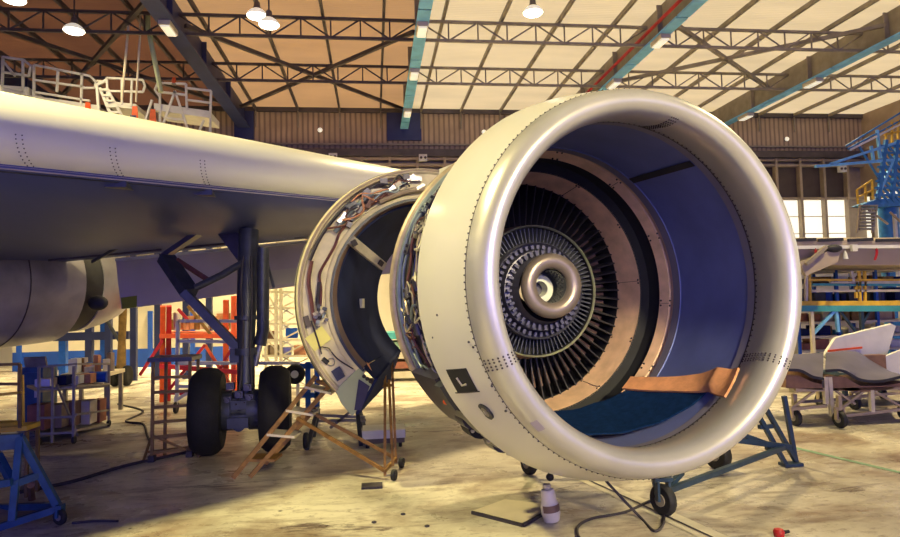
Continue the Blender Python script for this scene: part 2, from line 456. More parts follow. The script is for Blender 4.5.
wr = struct(MB().box((XR + .15, (YB + .4 + YF) / 2, (ZR + 5.8) / 2), (.3, YB + .4 - YF, ZR - 5.8)), 'wall_right', 'wall_up', 'brown clad side wall at the right end of the hangar', 'wall')
build(MB().box((XR + .15, (YB + .4 + YF) / 2, 1.7), (.3, YB + .4 - YF, 3.4)), 'lower_wall', 'wall_low', wr)
build(MB().box((XR + .2, (YB + .4 + YF) / 2, 4.6), (.1, YB + .4 - YF, 2.4)), 'pane', 'window', wr)
mb = MB()
for i in range(28): mb.box((XR + .1, YB - .3 - i * 1.4, 4.6), (.2, .16, 2.4))
mb.box((XR + .1, (YB + YF) / 2, 5.75), (.2, YB - YF, .14)).box((XR + .1, (YB + YF) / 2, 3.42), (.2, YB - YF, .14))
build(mb, 'mullion', 'tan_frame', wr)
struct(MB().box((XL - .15, (YB + YF) / 2, ZR / 2), (.3, YB - YF, ZR)), 'wall_left', 'wall_up', 'brown clad side wall at the far left of the hangar', 'wall')
# low blue and white partition far left
pw = struct(MB().box((-7.4, 20.6, .28), (6.6, .12, .56)), 'wall_partition', 'wall_blue', 'low partition under the wing, blue below and cream above', 'wall')
build(MB().box((-7.4, 20.6, 1.1), (6.6, .12, 1.08)), 'upper_panel', 'wall_low', pw)
mb = MB()
for i in range(6): mb.box((-10.5 + i * 1.24, 20.52, .85), (.13, .1, 1.7))
build(mb, 'post', 'wall_blue', pw)

# steel: girders along the hangar, trusses across it, purlins under the sheets
ZG = CAM_H + 6.6
where = ['farthest left girder in the dark bay', 'dark navy roof girder left of the high bay lamps', 'roof girder with a cyan lower flange in the middle of the roof', 'roof girder with a red pipe along its web right of the middle one', 'rightmost roof girder with cyan lower flange and tube lamps']
gobs = []
for i, x in enumerate(GX):
    blue = i < 2
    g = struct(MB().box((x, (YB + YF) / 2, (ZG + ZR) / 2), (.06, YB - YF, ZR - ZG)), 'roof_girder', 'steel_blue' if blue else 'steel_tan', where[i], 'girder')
    mb = MB()
    if blue: mb.box((x, (YB + YF) / 2, ZG), (.42, YB - YF, .06))
    else:
        for y in range(int(YF), int(YB), 3): mb.box((x, y + 1.5, ZG), (.30, 2.94, .05))
    build(mb, 'lower_flange', 'steel_blue' if blue else 'cyan', g)
    mb = MB()
    for y in range(int(YF) + 1, int(YB), 3):
        for s in (-1, 1): mb.box((x + s * .09, y, (ZG + ZR) / 2), (.14, .04, ZR - ZG - .04))
    build(mb, 'stiffener', 'steel_blue' if blue else 'steel_tan', g)
    if i == 3:
        build(MB().tube([(x - .16, YF, ZG + .28), (x - .16, YB, ZG + .28)], .045), 'pipe', 'red', g)
    # bracket plate on the wall where the girder lands
    build(MB().box((x, YB - .05, ZG + .30), (1.3 if i == 2 else .7, .1, 1.5)), 'bearing_plate', 'steel_blue' if i < 3 else 'steel_tan', g)
    gobs.append(g)
PX = [.37 + 1.525 * k for k in range(-11, 14)]
pn = 0
for x in PX:
    if x < XL + .3 or x > XR - .3: continue
    pn += 1
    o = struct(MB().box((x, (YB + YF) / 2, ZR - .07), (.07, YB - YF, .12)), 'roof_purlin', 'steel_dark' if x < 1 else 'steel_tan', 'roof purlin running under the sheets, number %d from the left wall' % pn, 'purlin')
    mb = MB(); mb.tube([(x, YB - .1, ZR - .15), (x, YB - .1, 8.35)], .035, 6)
    build(mb, 'wall_hanger', 'steel_tan', o)
bays = [(XL, GX[0]), (GX[0], GX[1]), (GX[1], GX[2]), (GX[2], GX[3]), (GX[3], GX[4]), (GX[4], XR)]
bn = ['outermost left dark bay', 'dark bay left of the navy girder', 'tan bay left of the cyan middle girder', 'cream bay right of the cyan middle girder', 'cream bay left of the rightmost girder', 'last bay beside the right wall']
for Y, rn in ((19.1, 'far'), (15.9, 'middle'), (12.7, 'near')):
    for (a, b), nm in zip(bays, bn):
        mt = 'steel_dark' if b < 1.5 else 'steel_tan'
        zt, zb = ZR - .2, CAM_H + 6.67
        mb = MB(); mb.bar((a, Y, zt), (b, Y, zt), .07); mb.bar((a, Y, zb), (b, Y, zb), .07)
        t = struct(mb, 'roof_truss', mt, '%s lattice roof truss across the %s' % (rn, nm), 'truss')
        n = max(2, round((b - a) / .7625)); mv = MB(); md = MB()
        for i in range(n + 1):
            x = a + (b - a) * i / n; mv.tube([(x, Y, zt), (x, Y, zb)], .022, 6)
            if i < n:
                x2 = a + (b - a) * (i + 1) / n
                md.tube([(x, Y, zt if i % 2 == 0 else zb), (x2, Y, zb if i % 2 == 0 else zt)], .022, 6)
        build(mv, 'upright', mt, t); build(md, 'diagonal', mt, t)
for (a, b), y0, y1, nm in ((bays[2], 16.2, 22.8, 'tan bay'), (bays[4], 15.0, 20.0, 'cream bay on the right'), (bays[1], 14.5, 22.8, 'dark left bay')):
    for s in (0, 1):
        p = (a + .1, y0 if s else y1, ZR - .35); q = (b - .1, y1 if s else y0, ZR - .35)
        struct(MB().bar(p, q, .10, .10), 'roof_brace', 'steel_dark' if b < 2 else 'steel_tan', 'diagonal wind brace in the %s, %s end farther away' % (nm, 'right' if s else 'left'), 'brace')
# floor paint
mb = MB(); a, b = G(812, 452), G(905, 474); d = (b - a).normalized(); n_ = V((-d.y, d.x, 0)) * .035
mb.add([a - n_ - d * .3, b - n_ + d * 3, b + n_ + d * 3, a + n_ - d * .3], [(0, 1, 2, 3)]); [setattr(p, 'z', .004) for p in mb.v]
struct(mb, 'trim_1', 'green_line' if 'green_line' in M else 'green', 'green painted line on the floor right of the engine', 'floor marking')
mb = MB(); a, b = G(598, 484), G(730, 545); d = (b - a).normalized(); n_ = V((-d.y, d.x, 0)) * .10
mb.add([a - n_ - d, b - n_ + d * 2, b + n_ + d * 2, a + n_ - d], [(0, 1, 2, 3)]); [setattr(p, 'z', .004) for p in mb.v]
t2 = struct(mb, 'trim_2', 'line_white', 'pale painted strip with a dark groove under the engine lip', 'floor marking')
mb = MB(); n_ = V((-d.y, d.x, 0)) * .012; o_ = V((-d.y, d.x, 0)) * -.02
mb.add([a - n_ - d + o_, b - n_ + d * 2 + o_, b + n_ + d * 2 + o_, a + n_ - d + o_], [(0, 1, 2, 3)]); [setattr(p, 'z', .008) for p in mb.v]
build(mb, 'groove', 'cable', t2)

# ------------------------------------------------------------ lamps
def high_bay(loc, label):
    x, y, z = loc
    t = empty('high_bay_lamp', (x, y, z), label, 'lamp', 'round high bay lamps under the roof')
    F = Matrix.Translation(V(loc))
    sh = build(MB().lathe([(.0, .225), (.05, .215), (.11, .16), (.15, .10)], 24), 'lamp_shade', 'shade_glow', t, F)
    build(MB().lathe([(.15, .105), (.20, .075), (.30, .065), (.34, .03)], 20), 'ballast_housing', 'shade', t, F)
    build(MB().lathe([(.005, .215), (-.03, .19), (-.05, .10), (-.055, .0)], 24), 'bulb', 'bulb', t, F)
    build(MB().tube([(0, 0, .34), (0, 0, ZR - z)], .018, 8), 'hanger', 'steel_dark', t, Matrix.Translation(V(loc)))
    return t
def at_z(px, py, z): return G(px, py, z)
LAMPS = [(14, 0, 'round lamp in the top left corner over the dark bay'), (74, 31, 'round lamp hanging over the white wing docks'), (257, 16, 'round lamp under the tan bay, left of a close pair'),
         (269, 25, 'smaller round lamp under the tan bay, right of a close pair'), (533, 13, 'single round lamp under the cream bay above the engine')]
lamp_pos = []
for px, py, lb in LAMPS:
    p = at_z(px, py, CAM_H + (6.45 if px != 269 else 6.2)); lamp_pos.append(p); high_bay(p, lb)
for i, Y, lb in ((1, 9.9, 'tube lamp on the navy girder, nearest of three'), (1, 12.2, 'tube lamp on the navy girder, middle of three'), (1, 15.2, 'tube lamp on the navy girder, farthest of three'),
                 (2, 14.9, 'tube lamp on the cyan middle girder, uppermost in the picture'), (2, 17.9, 'tube lamp on the cyan middle girder, second from the top'), (2, 21.6, 'tube lamp on the cyan middle girder close to the wall'),
                 (3, 15.2, 'tube lamp on the girder with the red pipe, higher one'), (3, 18.4, 'tube lamp on the girder with the red pipe, beside the engine top'),
                 (4, 18.0, 'long tube lamp on the rightmost girder'), (4, 21.6, 'short tube lamp at the wall end of the rightmost girder')):
    x = GX[i]
    t = empty('tube_lamp', (x, Y, ZG - .18), lb, 'lamp', 'tube lamps along the girders')
    build(MB().box((x, Y, ZG - .085), (.26, .62, .11)), 'lamp_housing', 'cream', t)
    build(MB().box((x, Y, ZG - .155), (.2, .56, .03)), 'diffuser', 'tubelight', t)
for px, py, lb in ((320, 130, 'small round wall light on the cladding left of the engine'), (484, 132, 'small round wall light on the cladding just above the engine'), (787, 139, 'small round wall light on the cladding right of the engine')):
    p = P(px, py, YB - .06)
    t = empty('wall_light', p, lb, 'lamp', 'small lights on the cladding')
    build(MB().sphere(p, .09, 12, 8, (1, .6, 1)), 'bulb', 'tubelight', t)
    build(MB().box(p + V((0, .05, 0)), (.16, .04, .16)), 'back_plate', 'shade', t)
for px, py, lb in ((333, 157, 'white twin floodlight on the dark beam above the wing'), (423, 158, 'white twin floodlight on the dark beam left of the engine'), (842, 169, 'white twin floodlight on the dark beam near the blue tower')):
    p = P(px, py, YB - .34)
    t = empty('floodlight', p, lb, 'lamp', 'twin floodlights on the beam')
    build(MB().box(p, (.30, .16, .26)), 'lamp_housing', 'white', t)
    mb = MB(); [mb.cyl(p + V((s * .08, -.08, .0)), p + V((s * .08, -.1, .0)), .05, 12) for s in (-1, 1)]
    build(mb, 'lens', 'screen', t); build(MB().box(p + V((0, .085, 0)), (.06, .03, .06)), 'bracket', 'steel_dark', t)
# ================================================================ THE AIRLINER
air = empty('airliner', (-1.6, 8.1, 0), 'grey and cream airliner wing with landing gear in the hangar, left of the open engine', 'aircraft')
def LE(x): return V((x, 8.3 + .798 * (x - .35), 3.05 + .02 * x))
def TE(x):
    y = 10.3 + .088 * (x + 4.4) + (max(0, x - .5) ** 1.2) * .35
    return V((x, max(y, LE(x).y + 2.2), 2.52 + .095 * (x + 4.4)))
def wing_h(x): return .57 - .045 * (x - .35) if x < .35 else .57 - .03 * (x - .35)
span = [-6.6, -5.8, -5, -4.2, -3.4, -2.6, -1.8, -1, -.2, .6, 1.6, 2.8, 4.2, 5.6]
low, slat = [], []
for x in span:
    l, t, h = LE(x), TE(x), wing_h(x); c = t.y - l.y
    zl = lambda a: l.z - .02 + (t.z - l.z) * a - .16 * math.sin(PI * min(1, a * 1.1))
    sec = [(l.y + .18, l.z - .015)] + [(l.y + c * a, zl(a)) for a in (.1, .2, .35, .5, .65, .8, .92)] + [(t.y, t.z)]
    up = [(t.y, t.z + .05)] + [(l.y + c * a, l.z + h + (t.z + .05 - l.z - h) * ((a - .22) / .78) ** 1.35 + .02) for a in (.9, .75, .6, .45, .3)] + [(l.y + .62, l.z + h * .96)]
    low.append([V((x, y, z)) for y, z in sec + up])
    # slat: rounded nose in front of the wing box
    n = 9; pts = []
    for i in range(n + 1):
        th = -PI / 2 + PI * i / n * .98
        if th <= 0: yy, zz = l.y + .30 - .30 * math.cos(th), l.z + h * .36 + h * .36 * math.sin(th)
        else: yy, zz = l.y + .30 - .30 * math.cos(th) + .42 * (1 - math.cos(th)), l.z + h * .36 + h * .64 * math.sin(th)
        pts.append((yy, zz))
    pts = [(l.y + .36, l.z + .012), (l.y + .30, l.z)] + pts[1:] + [(l.y + .95, l.z + h + .005), (l.y + .95, l.z + h - .03), (l.y + .7, l.z + h - .06), (l.y + .36, l.z + .05)]
    slat.append([V((x, y, z)) for y, z in pts])
wing = build(MB().loft(low), 'wing', 'wing_shaded', air, angle=50)
sl = build(MB().loft(slat), 'leading_edge_slat', 'slat', air, angle=60)
# slat lower lip strip, tracks, rivet rows and joints
mb = MB()
for i in range(len(span) - 1):
    a, b = LE(span[i]), LE(span[i + 1])
    mb.bar(a + V((0, .22, -.012)), b + V((0, .22, -.012)), .05, .03)
build(mb, 'slat_lip', 'flap', sl)
mb = MB()
for i in range(len(span) - 1):
    a, b = LE(span[i]), LE(span[i + 1])
    mb.bar(a + V((0, .33, -.03)), b + V((0, .33, -.03)), .14, .03)
build(mb, 'slat_gap', 'well', air)
for px in (112, 196, 345):
    best = min([LE(-5 + k * .02) for k in range(320)], key=lambda q: abs(374 + 640 * q.x / q.y - px - 8))
    build(MB().box(best + V((0, .42, -.05)), (.20, .30, .07)), 'slat_track', 'gear', air)
for px in (38, 122, 205):
    mb = MB(); best = min([LE(-5 + k * .01) for k in range(640)], key=lambda q: abs(374 + 640 * q.x / q.y - px - 6)); h = wing_h(best.x)
    for i in range(9):
        th = -PI / 2 * .75 + i * .14
        for dx in (-.018, .018):
            x = best.x + dx; l = LE(x)
            mb.sphere((x, l.y + .30 - .302 * math.cos(th), l.z + h * .36 + h * .36 * math.sin(th)), .0065, 6, 4)
    build(mb, 'rivets', 'rivet', sl)
# dark access panel outlines and stiffened strip near the spar
for x0, x1 in ((-4.6, -3.1), (-3.0, -1.9), (-1.2, -.2)):
    mb = MB()
    for k in range(6):
        xa = x0 + (x1 - x0) * k / 6; xb = x0 + (x1 - x0) * (k + 1) / 6
        pa, pb = TE(xa), TE(xb)
        mb.bar(pa + V((0, -.55, -.02)), pb + V((0, -.55, -.02)), .05, .03)
    build(mb, 'spar_seal', 'rivet', air)
# flap hanging below the trailing edge
mb = MB(); secs = []
for x in (-3.95, -3.2, -2.1, -1.0, -.1, .9):
    t = TE(x); f = (x + 3.95) / 4.85
    drop = .80 - .12 * f
    secs.append([V((x, t.y + .06, t.z - .02)), V((x, t.y + .16, t.z - drop * .5)), V((x, t.y + .30, t.z - drop)), V((x, t.y + .36, t.z - drop)), V((x, t.y + .34, t.z - drop * .5)), V((x, t.y + .26, t.z - .02))])
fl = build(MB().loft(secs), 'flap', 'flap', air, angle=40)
mb = MB()
for i in range(5):
    mb.bar(secs[i][0] + V((0, -.02, -.02)), secs[i + 1][0] + V((0, -.02, -.02)), .03, .045)
build(mb, 'flap_light_gap', 'white', fl)  # white strip stands in for light through the gap above the flap
p = [V(q) for q in (secs[0][1] * .45 + secs[0][2] * .55, secs[1][1] * .45 + secs[1][2] * .55)]
a0 = secs[0][1].lerp(secs[0][2], .55); a1 = secs[0][2]; b0 = secs[1][1].lerp(secs[1][2], .55); b1 = secs[1][2]
q = [a0.lerp(b0, .02), a0.lerp(b0, .33), a1.lerp(b1, .30), a1.lerp(b1, .02)]
build(MB().prism([r + V((0, -.015, 0)) for r in q], (0, .012, 0)), 'tape_patch', 'olive', fl)
for u0, u1, k in ((.25, .85, 2), (.1, .8, 3)):
    a0 = secs[k][1].lerp(secs[k][2], .2); a1 = secs[k][1].lerp(secs[k][2], .85); b0 = secs[k + 1][1].lerp(secs[k + 1][2], .2); b1 = secs[k + 1][1].lerp(secs[k + 1][2], .85)
    q = [a0.lerp(b0, u0), a0.lerp(b0, u1), a1.lerp(b1, u1), a1.lerp(b1, u0)]
    build(MB().prism([r + V((0, -.012, 0)) for r in q], (0, .01, 0)), 'access_panel', 'wing', fl)
# wing to body fairing: a fat tapering pod under the root
A_, B_ = P(-170, 283, 8.6), P(128, 284, 12.4)
ax = (B_ - A_).normalized(); sd = ax.cross(V((0, 0, 1))).normalized(); upv = sd.cross(ax)
LEN = (B_ - A_).length
def pod(prof, name, m, parent):
    secs = []
    for u, r in prof: secs.append([A_ + ax * LEN * u + (sd * math.cos(2 * PI * k / 40) + upv * math.sin(2 * PI * k / 40)) * r for k in range(40)])
    return build(MB().loft(secs), name, m, parent, angle=30)
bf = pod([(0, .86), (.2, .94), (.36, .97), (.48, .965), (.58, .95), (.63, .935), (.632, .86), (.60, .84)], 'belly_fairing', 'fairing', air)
pod([(.61, .80), (.64, .80), (.74, .78)], 'gear_bay', 'well', bf)
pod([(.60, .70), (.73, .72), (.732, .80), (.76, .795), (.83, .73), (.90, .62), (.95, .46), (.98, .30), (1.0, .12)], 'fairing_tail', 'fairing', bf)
mb = MB()
for u, r in ((.22, .948), (.42, .972)):
    for k in range(48):
        f = lambda k: A_ + ax * LEN * u + (sd * math.cos(2 * PI * k / 48) + upv * math.sin(2 * PI * k / 48)) * r
        mb.bar(f(k), f(k + 1), .012, .012)
build(mb, 'panel_joint', 'rivet', bf)
mb = MB().sphere(P(98, 303, 10.8), .12, 14, 9, (1.3, .7, 1))
build(mb, 'duct_outlet', 'well', bf)

# the body of the aircraft, out of the picture to the left: it keeps the light off the wing root
fd = V((-.184, .983, 0)); fs_ = V((.983, .184, 0)); fc = V((-9.9, 8.0, 4.75)); secs = []
for u, r in ((-13, .3), (-12.4, 1.2), (-11, 2.2), (-9, 2.75), (-6, 2.85), (0, 2.85), (2.5, 2.85), (2.6, 2.6)):
    secs.append([fc + fd * u + (fs_ * math.cos(2 * PI * k / 48) + V((0, 0, 1)) * math.sin(2 * PI * k / 48)) * r for k in range(48)])
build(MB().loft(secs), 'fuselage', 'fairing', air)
# main landing gear
mg = empty('main_landing_gear', (-1.6, 8.1, 0), parent=air)
YG = 8.1
GL, GR = G(208, 455), G(276, 451); YW = (GL.y + GR.y) / 2
for g in (GL, GR):
    c = V((g.x, YW, .515))
    ty = build(MB().wheel(c, .515, .37, (1, .1, 0), 36, fat=.5), 'tyre', 'tyre', mg)
    s = 1 if g is GL else -1
    build(MB().cyl(c + V((s * .12, 0, 0)), c + V((s * .30, 0, 0)), .24, 20), 'wheel_hub', 'gear', mg)
    mb = MB()
    for k in range(8):
        th = 2 * PI * k / 8; mb.cyl(c + V((s * .26, .17 * math.cos(th), .17 * math.sin(th))), c + V((s * .42, .17 * math.cos(th), .17 * math.sin(th))), .045, 8)
    build(mb, 'brake_unit', 'gear', mg)
xm = (GL.x + GR.x) / 2
top = P(249, 250, YG + .25)
build(MB().tube([(xm, YW, .42), P(246, 400, YG), P(246, 330, YG), P(247, 300, YG + .1), top + V((0, 0, .25))], [.10, .105, .11, .125, .125], 16), 'shock_strut', 'gear', mg)
build(MB().cyl(P(246, 352, YG) - V((0, 0, .03)), P(246, 352, YG) + V((0, 0, .05)), .145, 16), 'collar', 'gear', mg)
build(MB().cyl(P(246, 318, YG) - V((0, 0, .02)), P(246, 318, YG) + V((0, 0, .03)), .14, 16), 'collar', 'gear', mg)
build(MB().cyl((GL.x, YW, .515), (GR.x, YW, .515), .085, 14), 'axle', 'gear', mg)
mb = MB().box((xm, YW - .05, .52), (.36, .30, .26)).box((xm, YW - .2, .40), (.24, .12, .12)).cyl((xm, YW - .2, .36), (xm, YW + .2, .36), .07)
build(mb, 'axle_block', 'gear', mg)
build(MB().tube([P(263, 248, YG), P(263, 330, YG), P(260, 345, YG)], .075, 12), 'retraction_actuator', 'gear', mg)
build(MB().tube([P(260, 344, YG), P(255, 366, YG)], .035, 10), 'actuator_rod', 'steel', mg)
build(MB().bar(P(184, 292, YG), P(240, 350, YG), .13, .10), 'side_brace', 'gear', mg)
build(MB().bar(P(238, 348, YG), P(238, 362, YG), .16, .16), 'brace_lug', 'gear', mg)
build(MB().tube([P(195, 288, YG - .05), P(222, 275, YG), P(244, 262, YG + .1)], .045, 10), 'lock_link', 'gear', mg)
build(MB().bar(P(166, 258, 8.5), P(190, 293, 8.15), .20, .12), 'upper_side_brace', 'gear', mg)
build(MB().bar(P(163, 257, 8.6), P(212, 224, 8.5), .16, .06), 'bay_door', 'gearbox', mg)
build(MB().prism([P(208, 221, 8.6), P(238, 220, 8.6), P(268, 258, 8.5), P(240, 264, 8.5)], (0, .05, .01)), 'bay_door', 'gearbox', mg)
build(MB().tube([P(177, 260, 8.5), P(208, 280, 8.4)], .035, 8), 'door_rod', 'cablered', mg)
build(MB().bar(P(267, 262, 8.3), P(274, 288, 8.3), .06, .03), 'sequence_lever', 'gear', mg)
tube(mg, 'hydraulic_line', 'cable', smooth_path([P(243, 256, YG - .1), P(241, 290, YG - .14), P(243, 330, YG - .12), P(240, 385, YG - .14), (xm - .03, YW - .2, .6)], 5), .014)
tube(mg, 'hydraulic_line', 'cable', smooth_path([P(251, 256, YG - .12), P(252, 300, YG - .15), P(250, 350, YG - .13), P(252, 390, YG - .14), (xm + .06, YW - .2, .62)], 5), .012)
mb = MB()
for dx, dz in ((-.13, .66), (.12, .68), (-.17, .54), (.17, .55), (-.1, .82), (.1, .80), (-.22, .42), (.21, .44), (0, .72)):
    build(MB().box((xm + dx, YW - .14, dz), (.09, .09, .08)).cyl((xm + dx, YW - .22, dz), (xm + dx, YW - .12, dz), .03, 8), 'brake_manifold', 'unit', mg)
# gear bay edge pieces above the strut
build(MB().bar(P(92, 262, 9.6), P(140, 235, 9.2), .03, .04), 'bay_rod', 'gear', mg)
# the landing gear of the other side, far under the body
fg = empty('far_landing_gear', (-5, 13, 0), parent=air)
c = G(121, 386); YF2 = c.y
build(MB().tube([P(123, 308, YF2), P(122, 340, YF2), P(121, 372, YF2)], [.09, .08, .11], 12), 'shock_strut', 'brownmet', fg)
for dx in (-.13, .13):
    build(MB().wheel((c.x + dx, YF2, .235), .235, .15, (1, 0, 0), 24, fat=.5), 'tyre', 'tyre', fg)
build(MB().cyl((c.x - .15, YF2, .235), (c.x + .15, YF2, .235), .06, 12), 'axle', 'gear', fg)
build(MB().tube([P(105, 318, YF2), P(122, 345, YF2)], .04, 8), 'side_brace', 'gear', fg)
mb = MB()
for k in range(7): mb.sphere(P(104 + k * 3.2, 305 + (k % 3) * 3, YF2 - .1), .07, 8, 6)
build(mb, 'gear_linkage', 'gear', fg)
# ================================================================ THE ENGINE
ya, pi_ = math.radians(10.62), math.radians(1.02)
EN = V((math.sin(ya) * math.cos(pi_), -math.cos(ya) * math.cos(pi_), math.sin(pi_)))
ES = V((0, 0, 1)).cross(EN).normalized(); EU = EN.cross(ES)
EP = V((1.713, 3.862, 1.861))
EF = Matrix(((ES.x, EU.x, EN.x, EP.x), (ES.y, EU.y, EN.y, EP.y), (ES.z, EU.z, EN.z, EP.z), (0, 0, 0, 1)))
def EW(x, y, z): return EF @ V((x, y, z))
def pol(th, r, z): t = math.radians(th); return V((r * math.cos(t), r * math.sin(t), z))
eng = empty('jet_engine', (EP.x, EP.y + 1, 0), 'large cream jet engine with open intake, fan removed, on the blue stand', 'engine')
def eb(mb, name, m, parent=eng, **k): return build(mb, name, m, parent, frame=EF, **k)

outer = [(0, 1.222), (-.06, 1.243), (-.15, 1.270), (-.28, 1.305), (-.40, 1.333), (-.541, 1.356)]
def Ro(z):
    for (z0, r0), (z1, r1) in zip(outer, outer[1:]):
        if z <= z0 and z >= z1: return r0 + (r1 - r0) * (z0 - z) / (z0 - z1)
    return outer[-1][1] if z < -.5 else outer[0][1]
lipp = [(.0, 1.222), (.035, 1.209), (.066, 1.190), (.090, 1.165), (.104, 1.138), (.106, 1.110), (.096, 1.088), (.074, 1.066), (.04, 1.050), (-.01, 1.042), (-.08, 1.048), (-.18, 1.072), (-.282, 1.100)]
barrel = [(-.282, 1.100), (-.36, 1.106)]
def Rb(z):
    if z > -.282:
        for (z0, r0), (z1, r1) in zip(lipp[8:], lipp[9:]):
            if z <= z0 and z >= z1: return r0 + (r1 - r0) * (z0 - z) / (z0 - z1)
        return 1.06
    return 1.10 + .07 * min(1, (-.282 - z) / 1.0)
SEG = 160
cowl = eb(MB().lathe(outer + [(-.541, 1.335), (-.40, 1.31), (-.1, 1.24)], SEG), 'inlet_cowl', 'cowl', angle=30)
lip = eb(MB().lathe(lipp, SEG), 'inlet_lip', 'lip', angle=60)
lin_ = eb(MB().lathe([(-.282, 1.0985), (-.36, 1.104), (-.362, 1.110), (-.6, 1.127), (-.9, 1.146), (-1.20, 1.163), (-1.202, 1.155), (-1.30, 1.160), (-1.302, 1.20)], SEG), 'acoustic_liner', 'liner', angle=25)
eb(MB().lathe([(-.284, 1.0970), (-.36, 1.1025)], SEG), 'liner_front_edge', 'liner_edge', lin_)
eb(MB().lathe([(-1.203, 1.153), (-1.30, 1.158)], SEG), 'liner_rear_edge', 'liner_edge', lin_)
# dark joint in the liner running from lip to fan, upper right
mb = MB()
t0, t1 = 50.0, 53.0
mb.sheet([[pol(t0, Rb(z) - .004, z), pol(t1, Rb(z) - .004, z)] for z in (-.37, -.6, -.85, -1.1, -1.29)], lambda p: V((-p.x, -p.y, 0)).normalized() * .003)
eb(mb, 'liner_joint', 'well', lin_)
# rivet rows
def rivets(parent, name, pts, r=.0065, m='rivet'):
    mb = MB()
    for p in pts: mb.sphere(p, r, 6, 4)
    return eb(mb, name, m, parent)
rivets(cowl, 'rivets', [pol(k * 360 / 190, Ro(-.012) + .001, -.012) for k in range(190)], .0052)
rivets(lip, 'rivets', [pol(k * 360 / 170, Rb(-.262) - .001, -.262) for k in range(170)], .0062)
mb = MB().lathe([(-.001, 1.2235), (-.006, 1.2255)], SEG); eb(mb, 'cowl_joint', 'rivet', cowl)
mb = MB().lathe([(-.272, 1.0955), (-.284, 1.0958)], SEG); eb(mb, 'lip_joint', 'rivet', lip)
# riveted splices across the lip: upper right, lower right and lower left
def lip_path(f):
    L = 0; seg = []
    for a, b in zip(lipp, lipp[1:]): d = math.dist(a, b); seg.append((L, d, a, b)); L += d
    x = f * L
    for l, d, a, b in seg:
        if x <= l + d + 1e-9: t = (x - l) / d; return a[0] + (b[0] - a[0]) * t, a[1] + (b[1] - a[1]) * t
    return lipp[-1]
def splice(th, f0, f1, n, rows):
    pts = []
    for i in range(n):
        z, r = lip_path(f0 + (f1 - f0) * i / (n - 1))
        inside = f0 + (f1 - f0) * i / (n - 1) > .45
        for dt in rows: pts.append(pol(th + dt, r + (-.001 if inside else .001), z))
    rivets(lip, 'splice_rivets', pts, .0066)
splice(78, .42, .98, 14, (-1.3, -.4, .5, 1.4))
splice(-30, .22, .97, 13, (-1.6, -.8, .3, 1.1))
splice(203, .02, .42, 9, (-1.5, -.6, .5, 1.4))
rivets(cowl, 'loose_rivets', [pol(188, Ro(-.3) + .001, -.30), pol(196, Ro(-.05) + .001, -.05), pol(197.5, Ro(-.03) + .001, -.03), pol(194, Ro(-.4) + .001, -.42), pol(217, Ro(-.05), -.03), pol(209, Ro(-.02), -.02)], .008)
# access square with an L on it and the round port
def patch(t0, t1, z0, z1, lift, name, m, parent, skew=0., n=6, thick=.004):
    rows = []
    for i in range(n + 1):
        z = z0 + (z1 - z0) * i / n
        rows.append([pol(t0 + (t1 - t0) * k / n + skew * i / n, Ro(z) + lift, z) for k in range(n + 1)])
    return eb(MB().sheet(rows, lambda p: V((p.x, p.y, 0)).normalized() * thick), name, m, parent)
sq = patch(203.2, 210.2, -.385, -.155, .001, 'access_square', 'groove', cowl, 0)
mb = MB()
l_ = lambda t, z: pol(t, Ro(z) + .009, z)
mb.tube([l_(205.6, -.29), l_(208.0, -.275), l_(207.8, -.225)], .0065, 6)
eb(mb, 'letter_l', 'unit_light', sq)
patch(210.2, 210.5, -.42, -.14, .001, 'panel_joint', 'rivet', cowl)
pc = pol(217.0, Ro(-.22) + .002, -.22); nrm = pol(217, 1, .2).normalized(); nrm.z = .12; nrm.normalize()
rt = nrm.orthogonal().normalized(); rt2 = nrm.cross(rt)
def disc(c, r, d, name, m, parent, seg=28):
    mb = MB(); mb.tube([c - nrm * .01, c + nrm * d], r, seg); return eb(mb, name, m, parent)
po = disc(pc, .060, .004, 'drain_port', 'port', cowl); disc(pc, .034, .007, 'port_cup', 'grey', po); disc(pc, .013, .011, 'port_plug', 'unit_light', po)
rows = [[pol(222 + k * .9, lip_path(f)[1] + .0015, lip_path(f)[0]) for k in range(5)] for f in (.10, .14, .18)]
eb(MB().sheet(rows, lambda p: V((p.x, p.y, .4)).normalized() * .001), 'worn_patch', 'flap', lip)
# the lip plane is slightly scarfed: it reaches farther forward on the outboard-left side
def scarf(o):
    for v in o.data.vertices:
        x, y, z = v.co; r = math.hypot(x, y)
        if z < -.2: continue
        w_ = min(1, max(0, (z + .2) / .27)) if r < 1.115 else min(1, max(0, (z + .1) / .2))
        v.co.z += w_ * (.055 * (1 - x / 1.1) - .022)
for o in [cowl, lip] + [x for x in WM if x.parent in (cowl, lip)]: scarf(o)
# fan case rings seen down the intake
eb(MB().lathe([(-1.30, 1.185), (-1.365, 1.18), (-1.372, 1.168), (-1.43, 1.150), (-1.47, 1.138), (-1.475, 1.2)], SEG), 'front_abradable_ring', 'ring', angle=25)
eb(MB().lathe([(-1.473, 1.165), (-1.56, 1.16), (-1.645, 1.15), (-1.647, 1.055)], SEG), 'rub_strip_groove', 'groove', angle=25)
rr = eb(MB().lathe([(-1.646, 1.062), (-1.66, 1.056), (-1.80, 1.034), (-1.951, 1.008), (-1.955, 1.10)], SEG), 'rear_abradable_ring', 'ring', angle=25)
pts = [pol(18 + k * 15, Rb(-1.3) - .015, -1.405) for k in range(24)]
rivets(rr, 'bolt_heads', [pol(a + o, r - .001, z) for a in range(3, 360, 30) for o, r, z in ((0, 1.055, -1.668), (1.6, 1.055, -1.668), (.8, 1.014, -1.93))], .010, 'well')
